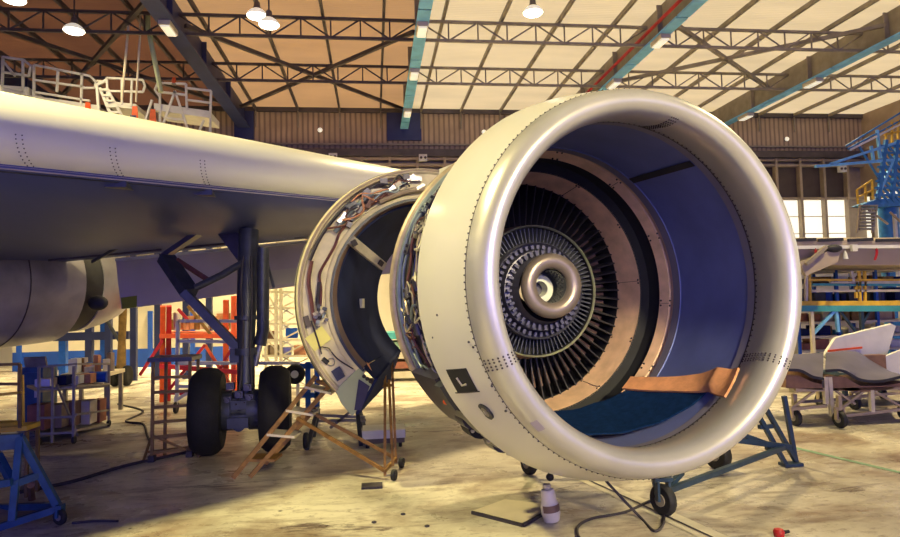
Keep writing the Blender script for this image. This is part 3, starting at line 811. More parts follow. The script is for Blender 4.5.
rivets(rr, 'bolt_heads', [pol(a + o, r - .003, z) for a in range(-8, 352, 30) for o, r, z in ((0, 1.178, -1.37), (2.2, 1.178, -1.37), (0, 1.143, -1.452), (2.2, 1.143, -1.452))], .010, 'well')
mb = MB()
for a in range(4, 364, 60): mb.bar(pol(a, 1.054, -1.668), pol(a, 1.009, -1.945), .004, .004)
for a in range(-7, 353, 60): mb.bar(pol(a, 1.165, -1.374), pol(a, 1.139, -1.468), .004, .004)
eb(mb, 'ring_joint', 'rivet', rr)
# outlet guide vanes, one mesh each
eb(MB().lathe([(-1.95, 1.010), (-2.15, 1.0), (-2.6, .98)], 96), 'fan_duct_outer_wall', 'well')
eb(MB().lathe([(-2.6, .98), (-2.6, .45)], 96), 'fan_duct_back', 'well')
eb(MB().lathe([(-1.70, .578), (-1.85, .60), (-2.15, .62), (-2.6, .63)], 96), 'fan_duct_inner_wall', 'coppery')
NV = 72
vsec = []
for r, tw in ((.585, 24), (.72, 18), (.86, 12), (1.012, 6)):
    t = math.radians(tw); ch = .17; s_ = []
    for x, th in ((0, .004), (.12, .009), (.4, .012), (.75, .008), (1, .002)): s_.append((x, th))
    loop = [(x, th) for x, th in s_] + [(x, -th) for x, th in reversed(s_)]
    vsec.append([V((r, (x * ch) * math.sin(t) + th * math.cos(t), -1.93 - x * ch * math.cos(t) + th * math.sin(t))) for x, th in loop])
v0 = eb(MB().loft(vsec), 'guide_vane', 'vane', eng)
for k in range(1, NV):
    c = v0.copy(); link(c, eng, EF @ Matrix.Rotation(2 * PI * k / NV, 4, 'Z'))
# brown platforms seen between the vanes
mb = MB()
for k in range(NV):
    a = 360 * k / NV + 2.4
    mb.sheet([[pol(a - .2, .70, -2.02), pol(a + 1.6, .70, -2.02)], [pol(a - .2, .90, -2.03), pol(a + 1.6, .90, -2.03)]], V((0, 0, -.01)))
eb(mb, 'vane_platform', 'coppery')
# core inlet: splitter edge, core vanes, toothed rings, hub
core = eb(MB().lathe([(-1.66, .580), (-1.625, .578), (-1.618, .571), (-1.625, .564), (-1.66, .561)], 128), 'core_splitter', 'splitter', angle=80)
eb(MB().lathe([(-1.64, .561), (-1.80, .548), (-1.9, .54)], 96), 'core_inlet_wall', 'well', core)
NC = 84
vs_ = []
for r, tw in ((.425, 20), (.5, 16), (.556, 12)):
    t = math.radians(tw); ch = .09
    loop = [(0, .003), (.3, .007), (1, .002), (1, -.002), (.3, -.007), (0, -.003)]
    vs_.append([V((r, x * ch * math.sin(t) + th, -1.66 - x * ch * math.cos(t))) for x, th in loop])
c0 = eb(MB().loft(vs_), 'core_vane', 'vane_in', eng)
for k in range(1, NC):
    c = c0.copy(); link(c, eng, EF @ Matrix.Rotation(2 * PI * k / NC, 4, 'Z'))
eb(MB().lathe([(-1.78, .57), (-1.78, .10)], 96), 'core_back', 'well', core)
eb(MB().lathe([(-1.655, .428), (-1.60, .425), (-1.585, .418), (-1.60, .405), (-1.63, .400), (-1.63, .365), (-1.60, .36)], 128), 'core_ring', 'hubdk', angle=40)
for k in range(44):
    th = 2 * PI * k / 44; R = Matrix.Rotation(th, 3, 'Z'); eb(MB().box(R @ V((.378, 0, -1.595)), (.034, .026, .05), R), 'slot_tooth', 'hubdk')
for k in range(36):
    th = 2 * PI * k / 36; R = Matrix.Rotation(th, 3, 'Z'); eb(MB().box(R @ V((.318, 0, -1.50)), (.044, .022, .04), R), 'flange_bolt', 'hubdk')
eb(MB().lathe([(-1.62, .36), (-1.53, .345), (-1.52, .30), (-1.46, .285), (-1.40, .27)], 96), 'hub_drum', 'hubdk', angle=30)
mb = MB().lathe([(-1.365 + .058 * math.cos(a), .208 + .066 * math.sin(a)) for a in [2 * PI * k / 20 for k in range(20)]], 80, c=(.012, .03), closed=True)
eb(mb, 'hub_ring', 'hub', angle=60)
eb(MB().lathe([(-1.37, .146), (-1.45, .144), (-1.60, .140), (-1.61, .09)], 64, c=(.008, .02)), 'hub_bore', 'gear')
eb(MB().lathe([(-1.61, .134), (-1.58, .128), (-1.56, .118), (-1.56, .066), (-1.66, .06)], 48, c=(.004, .012)), 'shaft_tube', 'tubewhite', angle=30)
eb(MB().lathe([(-1.66, .065), (-1.66, .0)], 32), 'shaft_back', 'unit')
mb = MB()
for j in range(4):
    for k in range(30): mb.sphere(pol(k * 12 + 6 * (j % 2), .1425, -1.43 - j * .035) + V((.008, .02, 0)), .0065, 6, 4)
eb(mb, 'bore_perforations', 'well')
# fan case behind the cowl, with its pipes and boxes
eb(MB().lathe([(-.40, 1.215), (-.8, 1.20), (-1.2, 1.19), (-1.58, 1.20), (-2.1, 1.19)], 120), 'fan_case', 'unit', angle=30)
eb(MB().lathe([(-1.60 + .045 * math.cos(2 * PI * k / 12), 1.275 + .042 * math.sin(2 * PI * k / 12)) for k in range(12)], 120, closed=True), 'rear_flange', 'pipe_tan', angle=70)
eb(MB().lathe([(-1.56, 1.20), (-1.60, 1.262), (-1.64, 1.20)], 120), 'flange_web', 'unit', angle=30)
def ering(z, r, t0, t1, rad, name, m, wob=0., n=40, seed=0):
    rn = random.Random(seed); pts = []
    for i in range(n + 1):
        t = t0 + (t1 - t0) * i / n
        pts.append(pol(t, r + wob * math.sin(i * .9 + seed), z + wob * 1.5 * math.sin(i * .55 + seed * 2)))
    return eb(MB().tube(pts, rad, 8), name, m)
ering(-1.47, 1.262, 128, 218, .026, 'bleed_pipe', 'pipe', 0, seed=1)
ering(-1.40, 1.247, 120, 222, .014, 'fuel_pipe', 'pipe', .006, seed=2)
ering(-1.28, 1.24, 110, 215, .012, 'wiring_harness', 'cablered', .012, seed=3)
ering(-1.10, 1.235, 105, 228, .014, 'oil_pipe', 'pipe_tan', .010, seed=4)
ering(-.98, 1.25, 115, 232, .011, 'wiring_harness', 'cable', .014, seed=5)
ering(-.86, 1.245, 110, 220, .013, 'drain_pipe', 'pipe', .008, seed=6)
ering(-.72, 1.26, 112, 225, .016, 'fuel_pipe', 'pipe_tan', .006, seed=7)
rn = random.Random(11)
for k in range(34):
    t = rn.uniform(140, 225); z = rn.uniform(-1.42, -.68); r = 1.235
    d = (rn.uniform(.03, .07), rn.uniform(.05, .13), rn.uniform(.05, .14))
    Rm = Matrix.Rotation(math.radians(t), 3, 'Z') @ Matrix.Rotation(rn.uniform(-.5, .5), 3, 'X')
    mb = MB()
    if k % 3 == 0: mb.tube([Rm @ V((r, -d[1] / 2, 0)) + V((0, 0, z)), Rm @ V((r, d[1] / 2, 0)) + V((0, 0, z))], d[0] * .7, 12)
    else: mb.box(Rm @ V((r, 0, 0)) + V((0, 0, z)), d, Rm)
    for s in (-1, 1): mb.tube([Rm @ V((r + d[0] * .5, s * d[1] * .3, 0)) + V((0, 0, z)), Rm @ V((r + d[0] * .8, s * d[1] * .3, 0)) + V((0, 0, z))], .012, 8)
    eb(mb, 'accessory_unit', ['unit', 'unit_light', 'unit', 'gear', 'pipe', 'unit', 'steel'][k % 7])
for k in range(26):
    t = rn.uniform(140, 222); z = rn.uniform(-1.42, -.75); a = pol(t, 1.25, z)
    pts = [a]
    for i in range(5): t += rn.uniform(-6, 6); z += rn.uniform(-.13, .13); z = max(-1.48, min(-.66, z)); pts.append(pol(t, 1.24 + rn.uniform(0, .045), z))
    eb(MB().tube(smooth_path(pts, 4), rn.choice([.006, .008, .011]), 6), 'small_line', rn.choice(['pipe', 'cablered', 'cable', 'pipe_tan', 'unit_light', 'steel']))
# gearbox and lumps under the fan case
def block(t0, t1, r0, r1, z0, z1, name, m, n=8):
    secs = []
    for i in range(n + 1):
        t = t0 + (t1 - t0) * i / n
        secs.append([pol(t, r0, z0), pol(t, r1 - .02, z0), pol(t, r1, z0 - .02), pol(t, r1, z1 + .02), pol(t, r1 - .02, z1), pol(t, r0, z1)])
    return eb(MB().loft(secs), name, m, angle=30)
gb = block(208, 229, 1.20, 1.335, -.80, -1.50, 'gearbox', 'gearbox')
block(209, 217, 1.30, 1.365, -.62, -.80, 'gearbox_cover', 'gear')
block(218, 228, 1.22, 1.345, -.58, -.80, 'pump_housing', 'gear')
for k, (t, z, rad) in enumerate(((226, -.95, .09), (232, -1.1, .10), (236, -.85, .08), (240, -1.02, .10), (245, -.8, .08), (249, -.95, .09), (254, -.78, .06), (258, -.72, .05), (231, -.72, .07), (238, -.68, .06), (246, -.64, .05))):
    mb = MB(); c = pol(t, 1.27, z)
    mb.tube([c - V((0, 0, .09)), c + V((0, 0, .09))], rad, 14)
    mb.tube([c + V((0, 0, .09)), c + V((0, 0, .13))], rad * .6, 12)
    eb(mb, 'accessory_pump', ['unit', 'groove', 'gearbox'][k % 3])
for t, z in ((233, -.78), (239, -.72), (243, -.9), (248, -.7), (229, -.9), (252, -.66)): eb(MB().sphere(pol(t, 1.345, z), .016, 8, 6), 'drain_fitting', 'unit_light')
eb(MB().sphere(pol(247, 1.33, -.62), .024, 10, 7), 'red_cap', 'red')
eb(MB().sphere(pol(216, 1.345, -.86), .022, 10, 7), 'red_cap', 'orange')

# thrust reverser half, swung open on its top hinge
RC = (-.70, 0.0); R0, R1 = .95, 1.27; ZF = -2.6
rev = eb(MB().lathe([(ZF, R0), (ZF + .015, R0 + .03), (ZF + .0, R0 + .06), (ZF - .02, R0 + .07), (ZF - .02, R1 - .05), (ZF + .01, R1 - .03), (ZF + .01, R1), (ZF - .04, R1 + .012), (ZF - .14, R1 + .02), (ZF - .14, R0 + .02)], 90, 84, 223, RC, closed=True), 'thrust_reverser', 'frame_face', eng, angle=25)
def rp(t, r, z): q = pol(t, r, z); return V((q.x + RC[0], q.y + RC[1], q.z))
def sub(mb, name, m, **k): return build(mb, name, m, rev, frame=EF, **k)
def arc(z, cx, cy, r, t0, t1, n=60):
    return [V((cx + r * math.cos(math.radians(t0 + (t1 - t0) * k / n)), cy + r * math.sin(math.radians(t0 + (t1 - t0) * k / n)), z)) for k in range(n + 1)]
def shell(st, name, m, th):
    """curved wall through (z, cx, radius) stations"""
    a_ = [arc(z, cx, .02 * (u > 0), r, 84, 225) for u, (z, cx, r) in enumerate(st)]
    b_ = [arc(z, cx, .02 * (u > 0), r + th, 84, 225) for u, (z, cx, r) in enumerate(st)]
    return sub(MB().loft([p + q[::-1] for p, q in zip(a_, b_)]), name, m, angle=40)
shell([(ZF - .01, -.70, R0 - .006), (ZF - .08, -.675, R0 - .012), (ZF - .13, -.655, R0 - .02)], 'duct_reflection_band', 'coppery', .02)  # brown reflection in the duct mouth, painted as a coloured band
shell([(ZF - .12, -.655, R0 - .02), (ZF - .15, -.645, R0 - .035), (ZF - .36, -.555, R0 - .06), (ZF - .9, -.34, .87), (ZF - 1.4, -.12, .83)], 'duct_wall', 'duct', .03)
shell([(ZF - .13, -.70, R1 - .02), (ZF - .7, -.52, R1 - .04), (ZF - 1.4, -.22, 1.10)], 'outer_sleeve', 'cowl', .03)
sub(MB().lathe([(ZF + .03, R0 + .0), (ZF + .03, R0 + .025), (ZF - .02, R0 + .025)], 80, 84, 226, RC), 'seal_strip', 'gear', angle=30)
sub(MB().lathe([(ZF + .006, R1 - .028), (ZF + .016, R1 - .02), (ZF + .016, R1 - .004)], 80, 84, 223, RC), 'edge_flange', 'tan_frame', angle=30)
sub(MB().lathe([(ZF - .04, R1 + .016), (ZF - .1, R1 + .02)], 80, 84, 223, RC), 'outer_seal', 'gear', angle=30)
# lower end: pale green latch corner, dark closing panel
q = [rp(223, R0 + .01, ZF), rp(222.5, R1, ZF), rp(229, R1 + .055, ZF), rp(235, R1 + .09, ZF), rp(234.6, R0 + .07, ZF)]
lb = sub(MB().prism(q, (0, 0, -.08)), 'latch_corner', 'primer')
q = [rp(227, R0 + .10, ZF + .012), rp(233.8, R0 + .09, ZF + .012), rp(236.5, R1 + .0, ZF + .012), rp(234, R1 + .03, ZF + .012)]
sub(MB().prism(q, (0, 0, -.01)), 'latch_panel', 'gearbox')
q = [rp(234, R0 + .0, ZF), rp(235.5, R1 + .06, ZF), V((-.85, -.95, ZF - 1.4)), V((-.70, -.58, ZF - 1.4))]
sub(MB().prism(q, (.03, .0, 0)), 'latch_beam', 'duct')
q = [rp(225, R0 - .02, ZF - .02), rp(234, R0 + .0, ZF - .02), V((-.70, -.58, ZF - 1.4)), V((-.72, -.55, ZF - 1.4))]
sub(MB().prism(q, (0, -.02, 0)), 'duct_floor', 'duct')
q = [rp(226, R0 - .06, ZF - .1), rp(232, R0 - .03, ZF - .1), rp(231, R0 - .12, ZF - .4), rp(225, R0 - .14, ZF - .4)]
sub(MB().prism(q, (0, .012, 0)), 'worn_duct_patch', 'card')
mb = MB()
for k in range(3): mb.sphere(rp(228 + k * 2.2, R0 + .05, ZF + .03), .02, 8, 6)
sub(mb, 'latch_bolts', 'rivet')
# yellowish strut bar across the duct
sb = sub(MB().bar(rp(144.5, R0 - .0, ZF + .02), V((-1.10, .32, ZF - .3)), .085, .07), 'strut_bar', 'unit_light')
mb = MB(); mb.bar(rp(144.5, R0 - .02, ZF + .06), rp(146, R0 - .07, ZF + .05), .05, .03); mb.bar(V((-1.16, .36, ZF - .2)), V((-1.12, .335, ZF - .24)), .05, .03)
sub(mb, 'strut_clamps', 'cable')
# hatch in the inner wall, its light put in as white colour
sub(MB().box(V((-1.235, -.04, ZF - .80)), (.03, .10, .10), Matrix.Rotation(math.radians(-24), 3, 'Y')), 'hatch', 'white')
# hoses, boxes and papers on the frame face
def fp(t, r, z=.02): return rp(t, r, ZF + z)
tubes = [([(110, 1.18), (125, 1.20), (140, 1.19), (152, 1.20), (163, 1.21)], .016, 'cable'), ([(106, 1.12), (120, 1.14), (134, 1.12), (146, 1.11)], .022, 'pipe'), ([(112, 1.07), (128, 1.06), (143, 1.07), (152, 1.045), (160, 1.06), (168, 1.09), (176, 1.06), (184, 1.07)], .013, 'cablered'),
         ([(163, 1.19), (172, 1.18), (180, 1.15), (188, 1.14), (194, 1.12)], .017, 'cablered'), ([(172, 1.08), (182, 1.09), (190, 1.085)], .016, 'cable'), ([(98, 1.20), (112, 1.23), (128, 1.235), (144, 1.235), (158, 1.235)], .011, 'tan_frame'),
         ([(92, 1.06), (104, 1.05), (118, 1.04)], .024, 'pipe_tan'), ([(190, 1.17), (198, 1.16), (204, 1.17)], .008, 'cable'), ([(205, 1.10), (212, 1.075), (221, 1.02)], .006, 'cable'), ([(205, 1.10), (203, 1.16), (206, 1.18)], .006, 'cable')]
for pts, r, m in tubes: sub(MB().tube(smooth_path([fp(t, q, .02 + r) for t, q in pts], 5), r, 8), 'hose', m)
rn = random.Random(5)
for k in range(30):
    t = rn.uniform(92, 140); q = rn.uniform(1.05, 1.22)
    Rm = Matrix.Rotation(math.radians(t + rn.uniform(-30, 30)), 3, 'Z')
    sub(MB().box(fp(t, q, .03), (rn.uniform(.02, .06), rn.uniform(.04, .11), rn.uniform(.04, .08)), Rm), 'frame_fitting', rn.choice(['unit', 'cablered', 'unit', 'steel', 'card', 'unit_light', 'gear']))
for k in range(14):
    t = rn.uniform(183, 193); q = rn.uniform(1.03, 1.13)
    sub(MB().box(fp(t, q, .03), (rn.uniform(.02, .04), rn.uniform(.02, .05), .05), Matrix.Rotation(rn.uniform(0, 3), 3, 'Z')), 'valve_block', rn.choice(['unit', 'gear', 'pipe', 'unit_light']))
for k in range(10):
    t = rn.uniform(90, 130); pts = [fp(t, rn.uniform(1.05, 1.2), .05)]
    for i in range(4): t += rn.uniform(3, 9); pts.append(fp(t, rn.uniform(1.05, 1.22), rn.uniform(.03, .08)))
    sub(MB().tube(smooth_path(pts, 4), rn.choice([.007, .010]), 6), 'small_line', rn.choice(['cablered', 'pipe', 'cable', 'card']))
sub(MB().box(fp(190, 1.205, .01), (.05, .10, .04), Matrix.Rotation(math.radians(17), 3, 'Z')), 'data_plate', 'screen')
sub(MB().box(fp(199, 1.15, .012), (.19, .15, .01), Matrix.Rotation(math.radians(35), 3, 'Z')), 'paper_note', 'note')
sub(MB().box(fp(218, 1.15, .0), (.09, .11, .012), Matrix.Rotation(math.radians(30), 3, 'Z')), 'metal_label', 'gear')
sub(MB().tube([fp(208, 1.19, .02), fp(211, 1.17, .02)], .022, 10), 'handle', 'well')
sub(MB().lathe([(ZF + .0, .03), (ZF + .02, .034), (ZF + .0, .04)], 18, c=(fp(211.5, 1.14).x, fp(211.5, 1.14).y)), 'ring_handle', 'steel')
# pylon fairing joining wing and engine
pl = [P(402, 172, 8.3), P(432, 172, 7.6), P(463, 160, 6.2), P(470, 168, 6.2), P(440, 183, 7.4), P(410, 195, 8.2)]
build(MB().prism(pl, (.35, .06, 0)), 'pylon', 'slat', eng)
mb = MB().sphere(P(400, 173, 8.2), .02, 8, 6).sphere(P(405, 173, 8.2), .02, 8, 6)
build(mb, 'pylon_bolts', 'well', eng)
# intake protection: navy mat and orange foam lying in the lower right of the intake
def intake(rows, th, name, m):
    o = build(MB().sheet([[EW(*p) for p in r] for r in rows], lambda p: (EW(0, 0, p.dot(EN) - EP.dot(EN)) - p).normalized() * th), name, m, angle=50)
    return o
fr = [(-42, -.41), (-57, -.49), (-72, -.60), (-88, -.70), (-104, -.76), (-122, -.80)]
bk = [(-44.5, -.43), (-56, -1.16), (-72, -1.26), (-88, -1.28), (-104, -1.28), (-122, -1.24)]
def interp(tab, u):
    x = u * (len(tab) - 1); i = min(int(x), len(tab) - 2); t = x - i
    return [tab[i][k] + (tab[i + 1][k] - tab[i][k]) * t for k in range(2)]
rows = []
for j in range(7):
    r = []
    for i in range(21):
        a, z0 = interp(fr, i / 20); b, z1 = interp(bk, i / 20)
        t = a + (b - a) * j / 6; z = z0 + (z1 - z0) * j / 6
        lift = .010 + .15 * max(0, (-z - .45) / .8) ** 1.3 + .004 * math.sin(i * 1.7 + j)
        r.append(pol(t, Rb(z) - lift, z))
    rows.append(r)
tag(intake(rows, .012, 'intake_mat', 'mat_blue'), 'navy felt mat lying in the bottom of the engine intake', 'mat')
lo_ = [(-57.5, -1.19), (-51, -.75), (-47, -.40), (-50.5, -.13)]; hi_ = [(-49.5, -1.22), (-43.5, -.8), (-37, -.42), (-36, -.20)]
rows = []
for j in range(6):
    r = []
    for i in range(25):
        a, z0 = interp(lo_, i / 24); b, z1 = interp(hi_, i / 24)
        t = a + (b - a) * j / 5; z = z0 + (z1 - z0) * j / 5
        lift = .028 + .15 * max(0, (-z - .45) / .8) ** 1.3 + .035 * max(0, 1 - abs(i - 17) / 4) * (j > 0)
        r.append(pol(t, Rb(min(z, -.05)) - lift, z))
    rows.append(r)
tag(intake(rows, .018, 'foam_strip', 'card'), 'orange brown foam strip folded over the inside of the intake lip', 'padding')
# ================================================================ ENGINE STAND
st = empty('engine_stand', (2.8, 5.8, 0), 'dark blue wheeled engine stand under the open jet engine', 'stand')
w1 = V((2.28, 5.0, .125)); w3 = V((1.52, 6.40, .11)); w2 = V((3.42, 6.2, .15))
caster(st, w1, .125, .08, (.9, .35, 0)); caster(st, w3, .11, .08, (.9, .35, 0)); caster(st, w2, .15, .11, (.9, .35, 0))
pA = w1 + V((0, 0, .19)); pB = w3 + V((-.0, 0, .20)); pC = P(785, 447, 6.1); pD = w2 + V((0, 0, .22))
for nm, a, b, r in (('side_beam', pA, pB, .020), ('side_beam', pA + V((.04, .0, -.12)), pC, .022), ('cross_beam', pB, pD, .03), ('cross_beam', P(736, 440, 6.0), P(790, 447, 6.1), .026), ('diagonal_brace', P(741, 434, 6.0), P(776, 447, 6.1), .022), ('post', pA, pA + V((.02, .35, .20)), .020), ('post', P(653, 474, 5.15), P(658, 496, 5.0), .02), ('post', P(682, 472, 5.2), P(661, 496, 5.0), .02)):
    build(MB().bar(a, b, r * 2), nm, 'dkblue', st)
ft = P(797, 465, 6.2)
for a, b in ((P(752, 404, 6.1), P(786, 467, 6.15)), (P(762, 402, 6.1), P(797, 465, 6.2)), (P(784, 396, 6.2), P(796, 464, 6.2))):
    b.z = max(b.z, .02); build(MB().bar(a, b, .04), 'leg', 'dkblue', st)
for a, b in ((P(759, 427, 6.12), P(772, 426, 6.14)), (P(766, 448, 6.12), P(785, 448, 6.15))):
    build(MB().bar(a, b, .04), 'rung', 'dkblue', st)
build(MB().box((P(791, 466, 6.17).x, 6.17, .02), (.20, .12, .03)), 'foot_plate', 'dkblue', st)
build(MB().bar(P(757, 404, 6.1), EW(1.28, -.45, -1.75), .08), 'support_arm', 'dkblue', st)
saddle = [EW(*pol(t, 1.25, -1.9)) for t in range(-70, -9, 10)]
build(MB().tube(saddle, .05, 8), 'saddle', 'dkblue', st)
build(MB().bar(pD, EW(*pol(-50, 1.27, -1.9)), .07), 'post', 'dkblue', st)
build(MB().bar(pB, EW(*pol(250, 1.24, -1.75)), .06), 'post', 'dkblue', st)

# ================================================================ FLOOR CLUTTER NEAR THE ENGINE
o = build(MB().tube(smooth_path([P(606, 481, 5.0), P(618, 494, 5.0), V(G(640, 517, .012)), V(G(655, 531, .012)), V(G(664, 520, .012)), V(G(658, 499, .02)), V(G(625, 512, .012)), V(G(590, 519, .012)), V(G(577, 530, .012)), V(G(590, 548, .012)), V(G(640, 570, .012))], 8), .011, 8), 'cable', 'cable')
tag(o, 'thin dark cable looping on the floor beside the front stand wheel', 'cable', 'cables and hoses on the floor')
bd = [G(472, 514), G(505, 502), G(556, 508), G(523, 527)]
o = build(MB().prism(bd, (0, 0, .025)), 'flat_board', 'paper'); build(MB().bar(bd[0] + V((0, 0, .012)), bd[3] + V((0, 0, .012)), .02, .026).bar(bd[3] + V((0, 0, .012)), bd[2] + V((0, 0, .012)), .02, .026), 'board_edge', 'cable', o)
tag(o, 'pale flat board lying on the floor below the engine', 'board')
bp = G(552, 521); t = empty('plastic_bottle', bp, 'milky plastic bottle standing crooked on the floor below the engine', 'bottle')
Rb_ = Matrix.Translation(bp) @ Matrix.Rotation(-.12, 4, 'Y')
build(MB().lathe([(0.0, .0), (.005, .062), (.06, .075), (.13, .074), (.17, .060), (.21, .058), (.25, .052), (.262, .030), (.265, 0)], 20), 'bottle_body', 'plastic', t, Rb_)
build(MB().lathe([(.262, .030), (.28, .034), (.292, .028), (.295, 0)], 16), 'cap', 'cream', t, Rb_)
build(MB().lathe([(.085, .0765), (.14, .0752)], 20, -150, -20), 'label', 'coppery', t, Rb_)
c = P(550, 477, 5.6); t = build(MB().sphere(c, .035, 14, 9).tube([c, c + V((.0, .02, .13))], .016, 8), 'drain_mast', 'black', eng)
c = G(779, 536); t = empty('red_valve', c, 'small red and black fitting lying on the floor at the bottom edge', 'fitting')
build(MB().lathe([(0, .035), (.03, .04), (.05, .03), (.06, 0)], 16), 'knob', 'red', t, Matrix.Translation(c)); build(MB().cyl(c + V((0, 0, .02)), c + V((.09, .02, .02)), .012), 'stem', 'black', t)
tag(build(MB().tube(smooth_path([V(G(20, 492, .018)), V(G(70, 482, .018)), V(G(110, 470, .018)), V(G(128, 465, .018)), V(G(160, 458, .018)), V(G(188, 452, .018))], 8), .018, 8), 'hose', 'cable'), 'thick dark hose curving across the floor towards the brown ladder stand', 'hose', 'cables and hoses on the floor')
tag(build(MB().tube(smooth_path([V(G(118, 404, .015)), V(G(143, 411, .015)), V(G(126, 421, .015)), V(G(143, 424, .015)), V(G(147, 435, .015)), V(G(151, 444, .015))], 8), .016, 8), 'hose', 'cable'), 'dark hose wriggling on the bright floor left of the brown ladder stand', 'hose', 'cables and hoses on the floor')
tag(build(MB().tube(smooth_path([V(G(72, 523, .010)), V(G(95, 521, .010)), V(G(118, 521, .010))], 5), .010, 8), 'hose', 'cable'), 'short dark cord on the floor beside the blue trestle wheel', 'cord', 'cables and hoses on the floor')
for px, py, lb in ((374, 523, 'small dark stone on the floor, left one of a loose pair'), (427, 527, 'small dark stone on the floor below the gearbox'), (403, 515, 'small dark stone on the floor, upper one of the loose pieces')):
    c = G(px, py); tag(build(MB().sphere(c + V((0, 0, .008)), .018, 9, 6, (1.2, .9, .55)), 'debris_chip', 'cable'), lb, 'debris', 'loose chips on the floor')

# ================================================================ STEPS AND STANDS AROUND THE GEAR
t = empty('step_ladder', (-.9, 6.7, 0), 'worn ochre wheeled steps leading up under the open reverser', 'steps')
sA0, sA1 = G(233, 481), P(316, 376, 6.95); sB0, sB1 = G(250, 480), P(331, 384, 6.95)
sC0, sC1 = P(265, 467, 7.1), P(316, 408, 7.15)
for a, b in ((sA0, sA1), (sB0, sB1), (sC0, sC1)): build(MB().bar(a + V((0, 0, .03)), b, .03, .045), 'stringer', 'ochre', t)
for f in (.18, .42, .65, .88):
    a = sA0.lerp(sA1, f); b = sB0.lerp(sB1, f); c = (a + b) / 2
    build(MB().prism([a + V((-.02, -.02, 0)), b + V((.10, -.02, 0)), b + V((.14, .24, 0)), a + V((.0, .24, 0))], (0, 0, .025)), 'tread', 'cream' if f > .3 else 'ochre', t)
L1, L2 = G(385, 481), G(396, 468); L3 = L1 + V((.06, .05, 0))
u1, u2 = P(385, 366, 6.9), P(392, 362, 7.1)
for a, b in ((L1, u1), (L2, u2), (G(393, 476) + V((0, 0, .05)), P(389, 380, 7))): build(MB().bar(a + V((0, 0, .05)), b, .028), 'leg', 'ochre', t)
for a, b in ((P(297, 418, 6.8), L1 + V((0, 0, .1))), (P(309, 411, 7.0), L2 + V((0, 0, .1))), (L1 + V((0, 0, .1)), L2 + V((0, 0, .1)))): build(MB().bar(a, b, .032), 'brace', 'ochre', t)
build(MB().prism([P(316, 380, 6.95), P(331, 386, 6.95), P(392, 384, 7.05), P(372, 378, 7.2)], (0, 0, -.03)), 'platform', 'ochre', t)
for p in (L1 + V((.09, 0, .055)), L2 + V((.06, 0, .055))):
    wo = build(MB().wheel(p, .055, .05, (.9, -.3, 0), 18), 'wheel', 'black', t); build(MB().cyl(p + V((-.1, .0, 0)), p + V((.02, 0, 0)), .012, 8), 'axle', 'grey', wo)
tag(build(MB().box(G(372, 487) + V((0, 0, .012)), (.20, .16, .02)), 'shadow_patch', 'cable'), 'small dark slab painted as the shadow on the floor by the steps wheel', 'shadow')  # dark slab stands in for the shadow under the steps

t = empty('ladder_stand', (-2.4, 7.9, 0), 'brown ladder stand with dark top beside the left main wheel', 'ladder')
a0, a1, b0, b1 = G(152, 462), P(153, 362, 7.9), G(190, 457), P(190, 361, 7.9)
for a, b in ((a0, a1), (b0, b1), (a0 + V((.04, .32, 0)), a1 + V((.04, .35, 0))), (b0 + V((.0, .32, 0)), b1 + V((.0, .35, 0)))): build(MB().bar(a, b, .032), 'post', 'brownmet', t)
for f in (.09, .24, .39, .54, .69, .84): build(MB().bar(a0.lerp(a1, f), b0.lerp(b1, f), .024, .034), 'rung', 'brownmet', t)
build(MB().prism([a1 + V((-.05, -.04, 0)), b1 + V((.03, -.04, 0)), b1 + V((.03, .42, 0)), a1 + V((-.05, .42, 0))], (0, 0, .05)), 'top_platform', 'gear', t)
for a, b in ((G(143, 463), P(151, 438, 7.9)), (G(200, 458), P(189, 434, 7.9)), (P(154, 437, 7.9), P(186, 450, 7.9)), (G(148, 458) + V((0, 0, .06)), G(190, 452) + V((0, 0, .06)))): build(MB().bar(a + V((0, 0, .01)), b, .022), 'brace', 'brownmet', t)
for p in (a0, b0): build(MB().box(p + V((0, 0, .04)), (.07, .09, .07)), 'foot', 'cable', t)

# trestle and low dolly behind the steps
t = empty('trestle', (-.6, 9.2, 0), 'dark grey folding trestle behind the ochre steps', 'trestle')
YT = 8.9
for a, b in ((G(307, 450), P(318, 408, YT)), (G(313, 437), P(318, 408, YT)), (G(361, 446), P(356, 400, YT)), (G(365, 432), P(357, 400, YT + .3))): build(MB().bar(a, b, .05), 'leg', 'gear', t)
for a, b in ((P(310, 415, YT), P(365, 417, YT)), (P(312, 421, YT), P(366, 420, YT)), (P(330, 428, YT), P(352, 410, YT))): build(MB().bar(a, b, .035), 'rail', 'grey', t)
build(MB().wheel(G(306, 449) + V((0, 0, .10)), .10, .06, (1, 0, 0), 18), 'wheel', 'black', t)
c = G(384, 447); t = empty('low_dolly', c, 'low white and grey dolly on the floor behind the steps legs', 'dolly')
build(MB().box(c + V((0, .1, .17)), (.52, .38, .10)), 'deck', 'white', t); build(MB().box(c + V((0, .1, .09)), (.50, .36, .06)), 'frame', 'screen', t)
for sx in (-.2, .2): build(MB().wheel(c + V((sx, -.03, .04)), .04, .04, (1, 0, 0), 14), 'wheel', 'black', t)

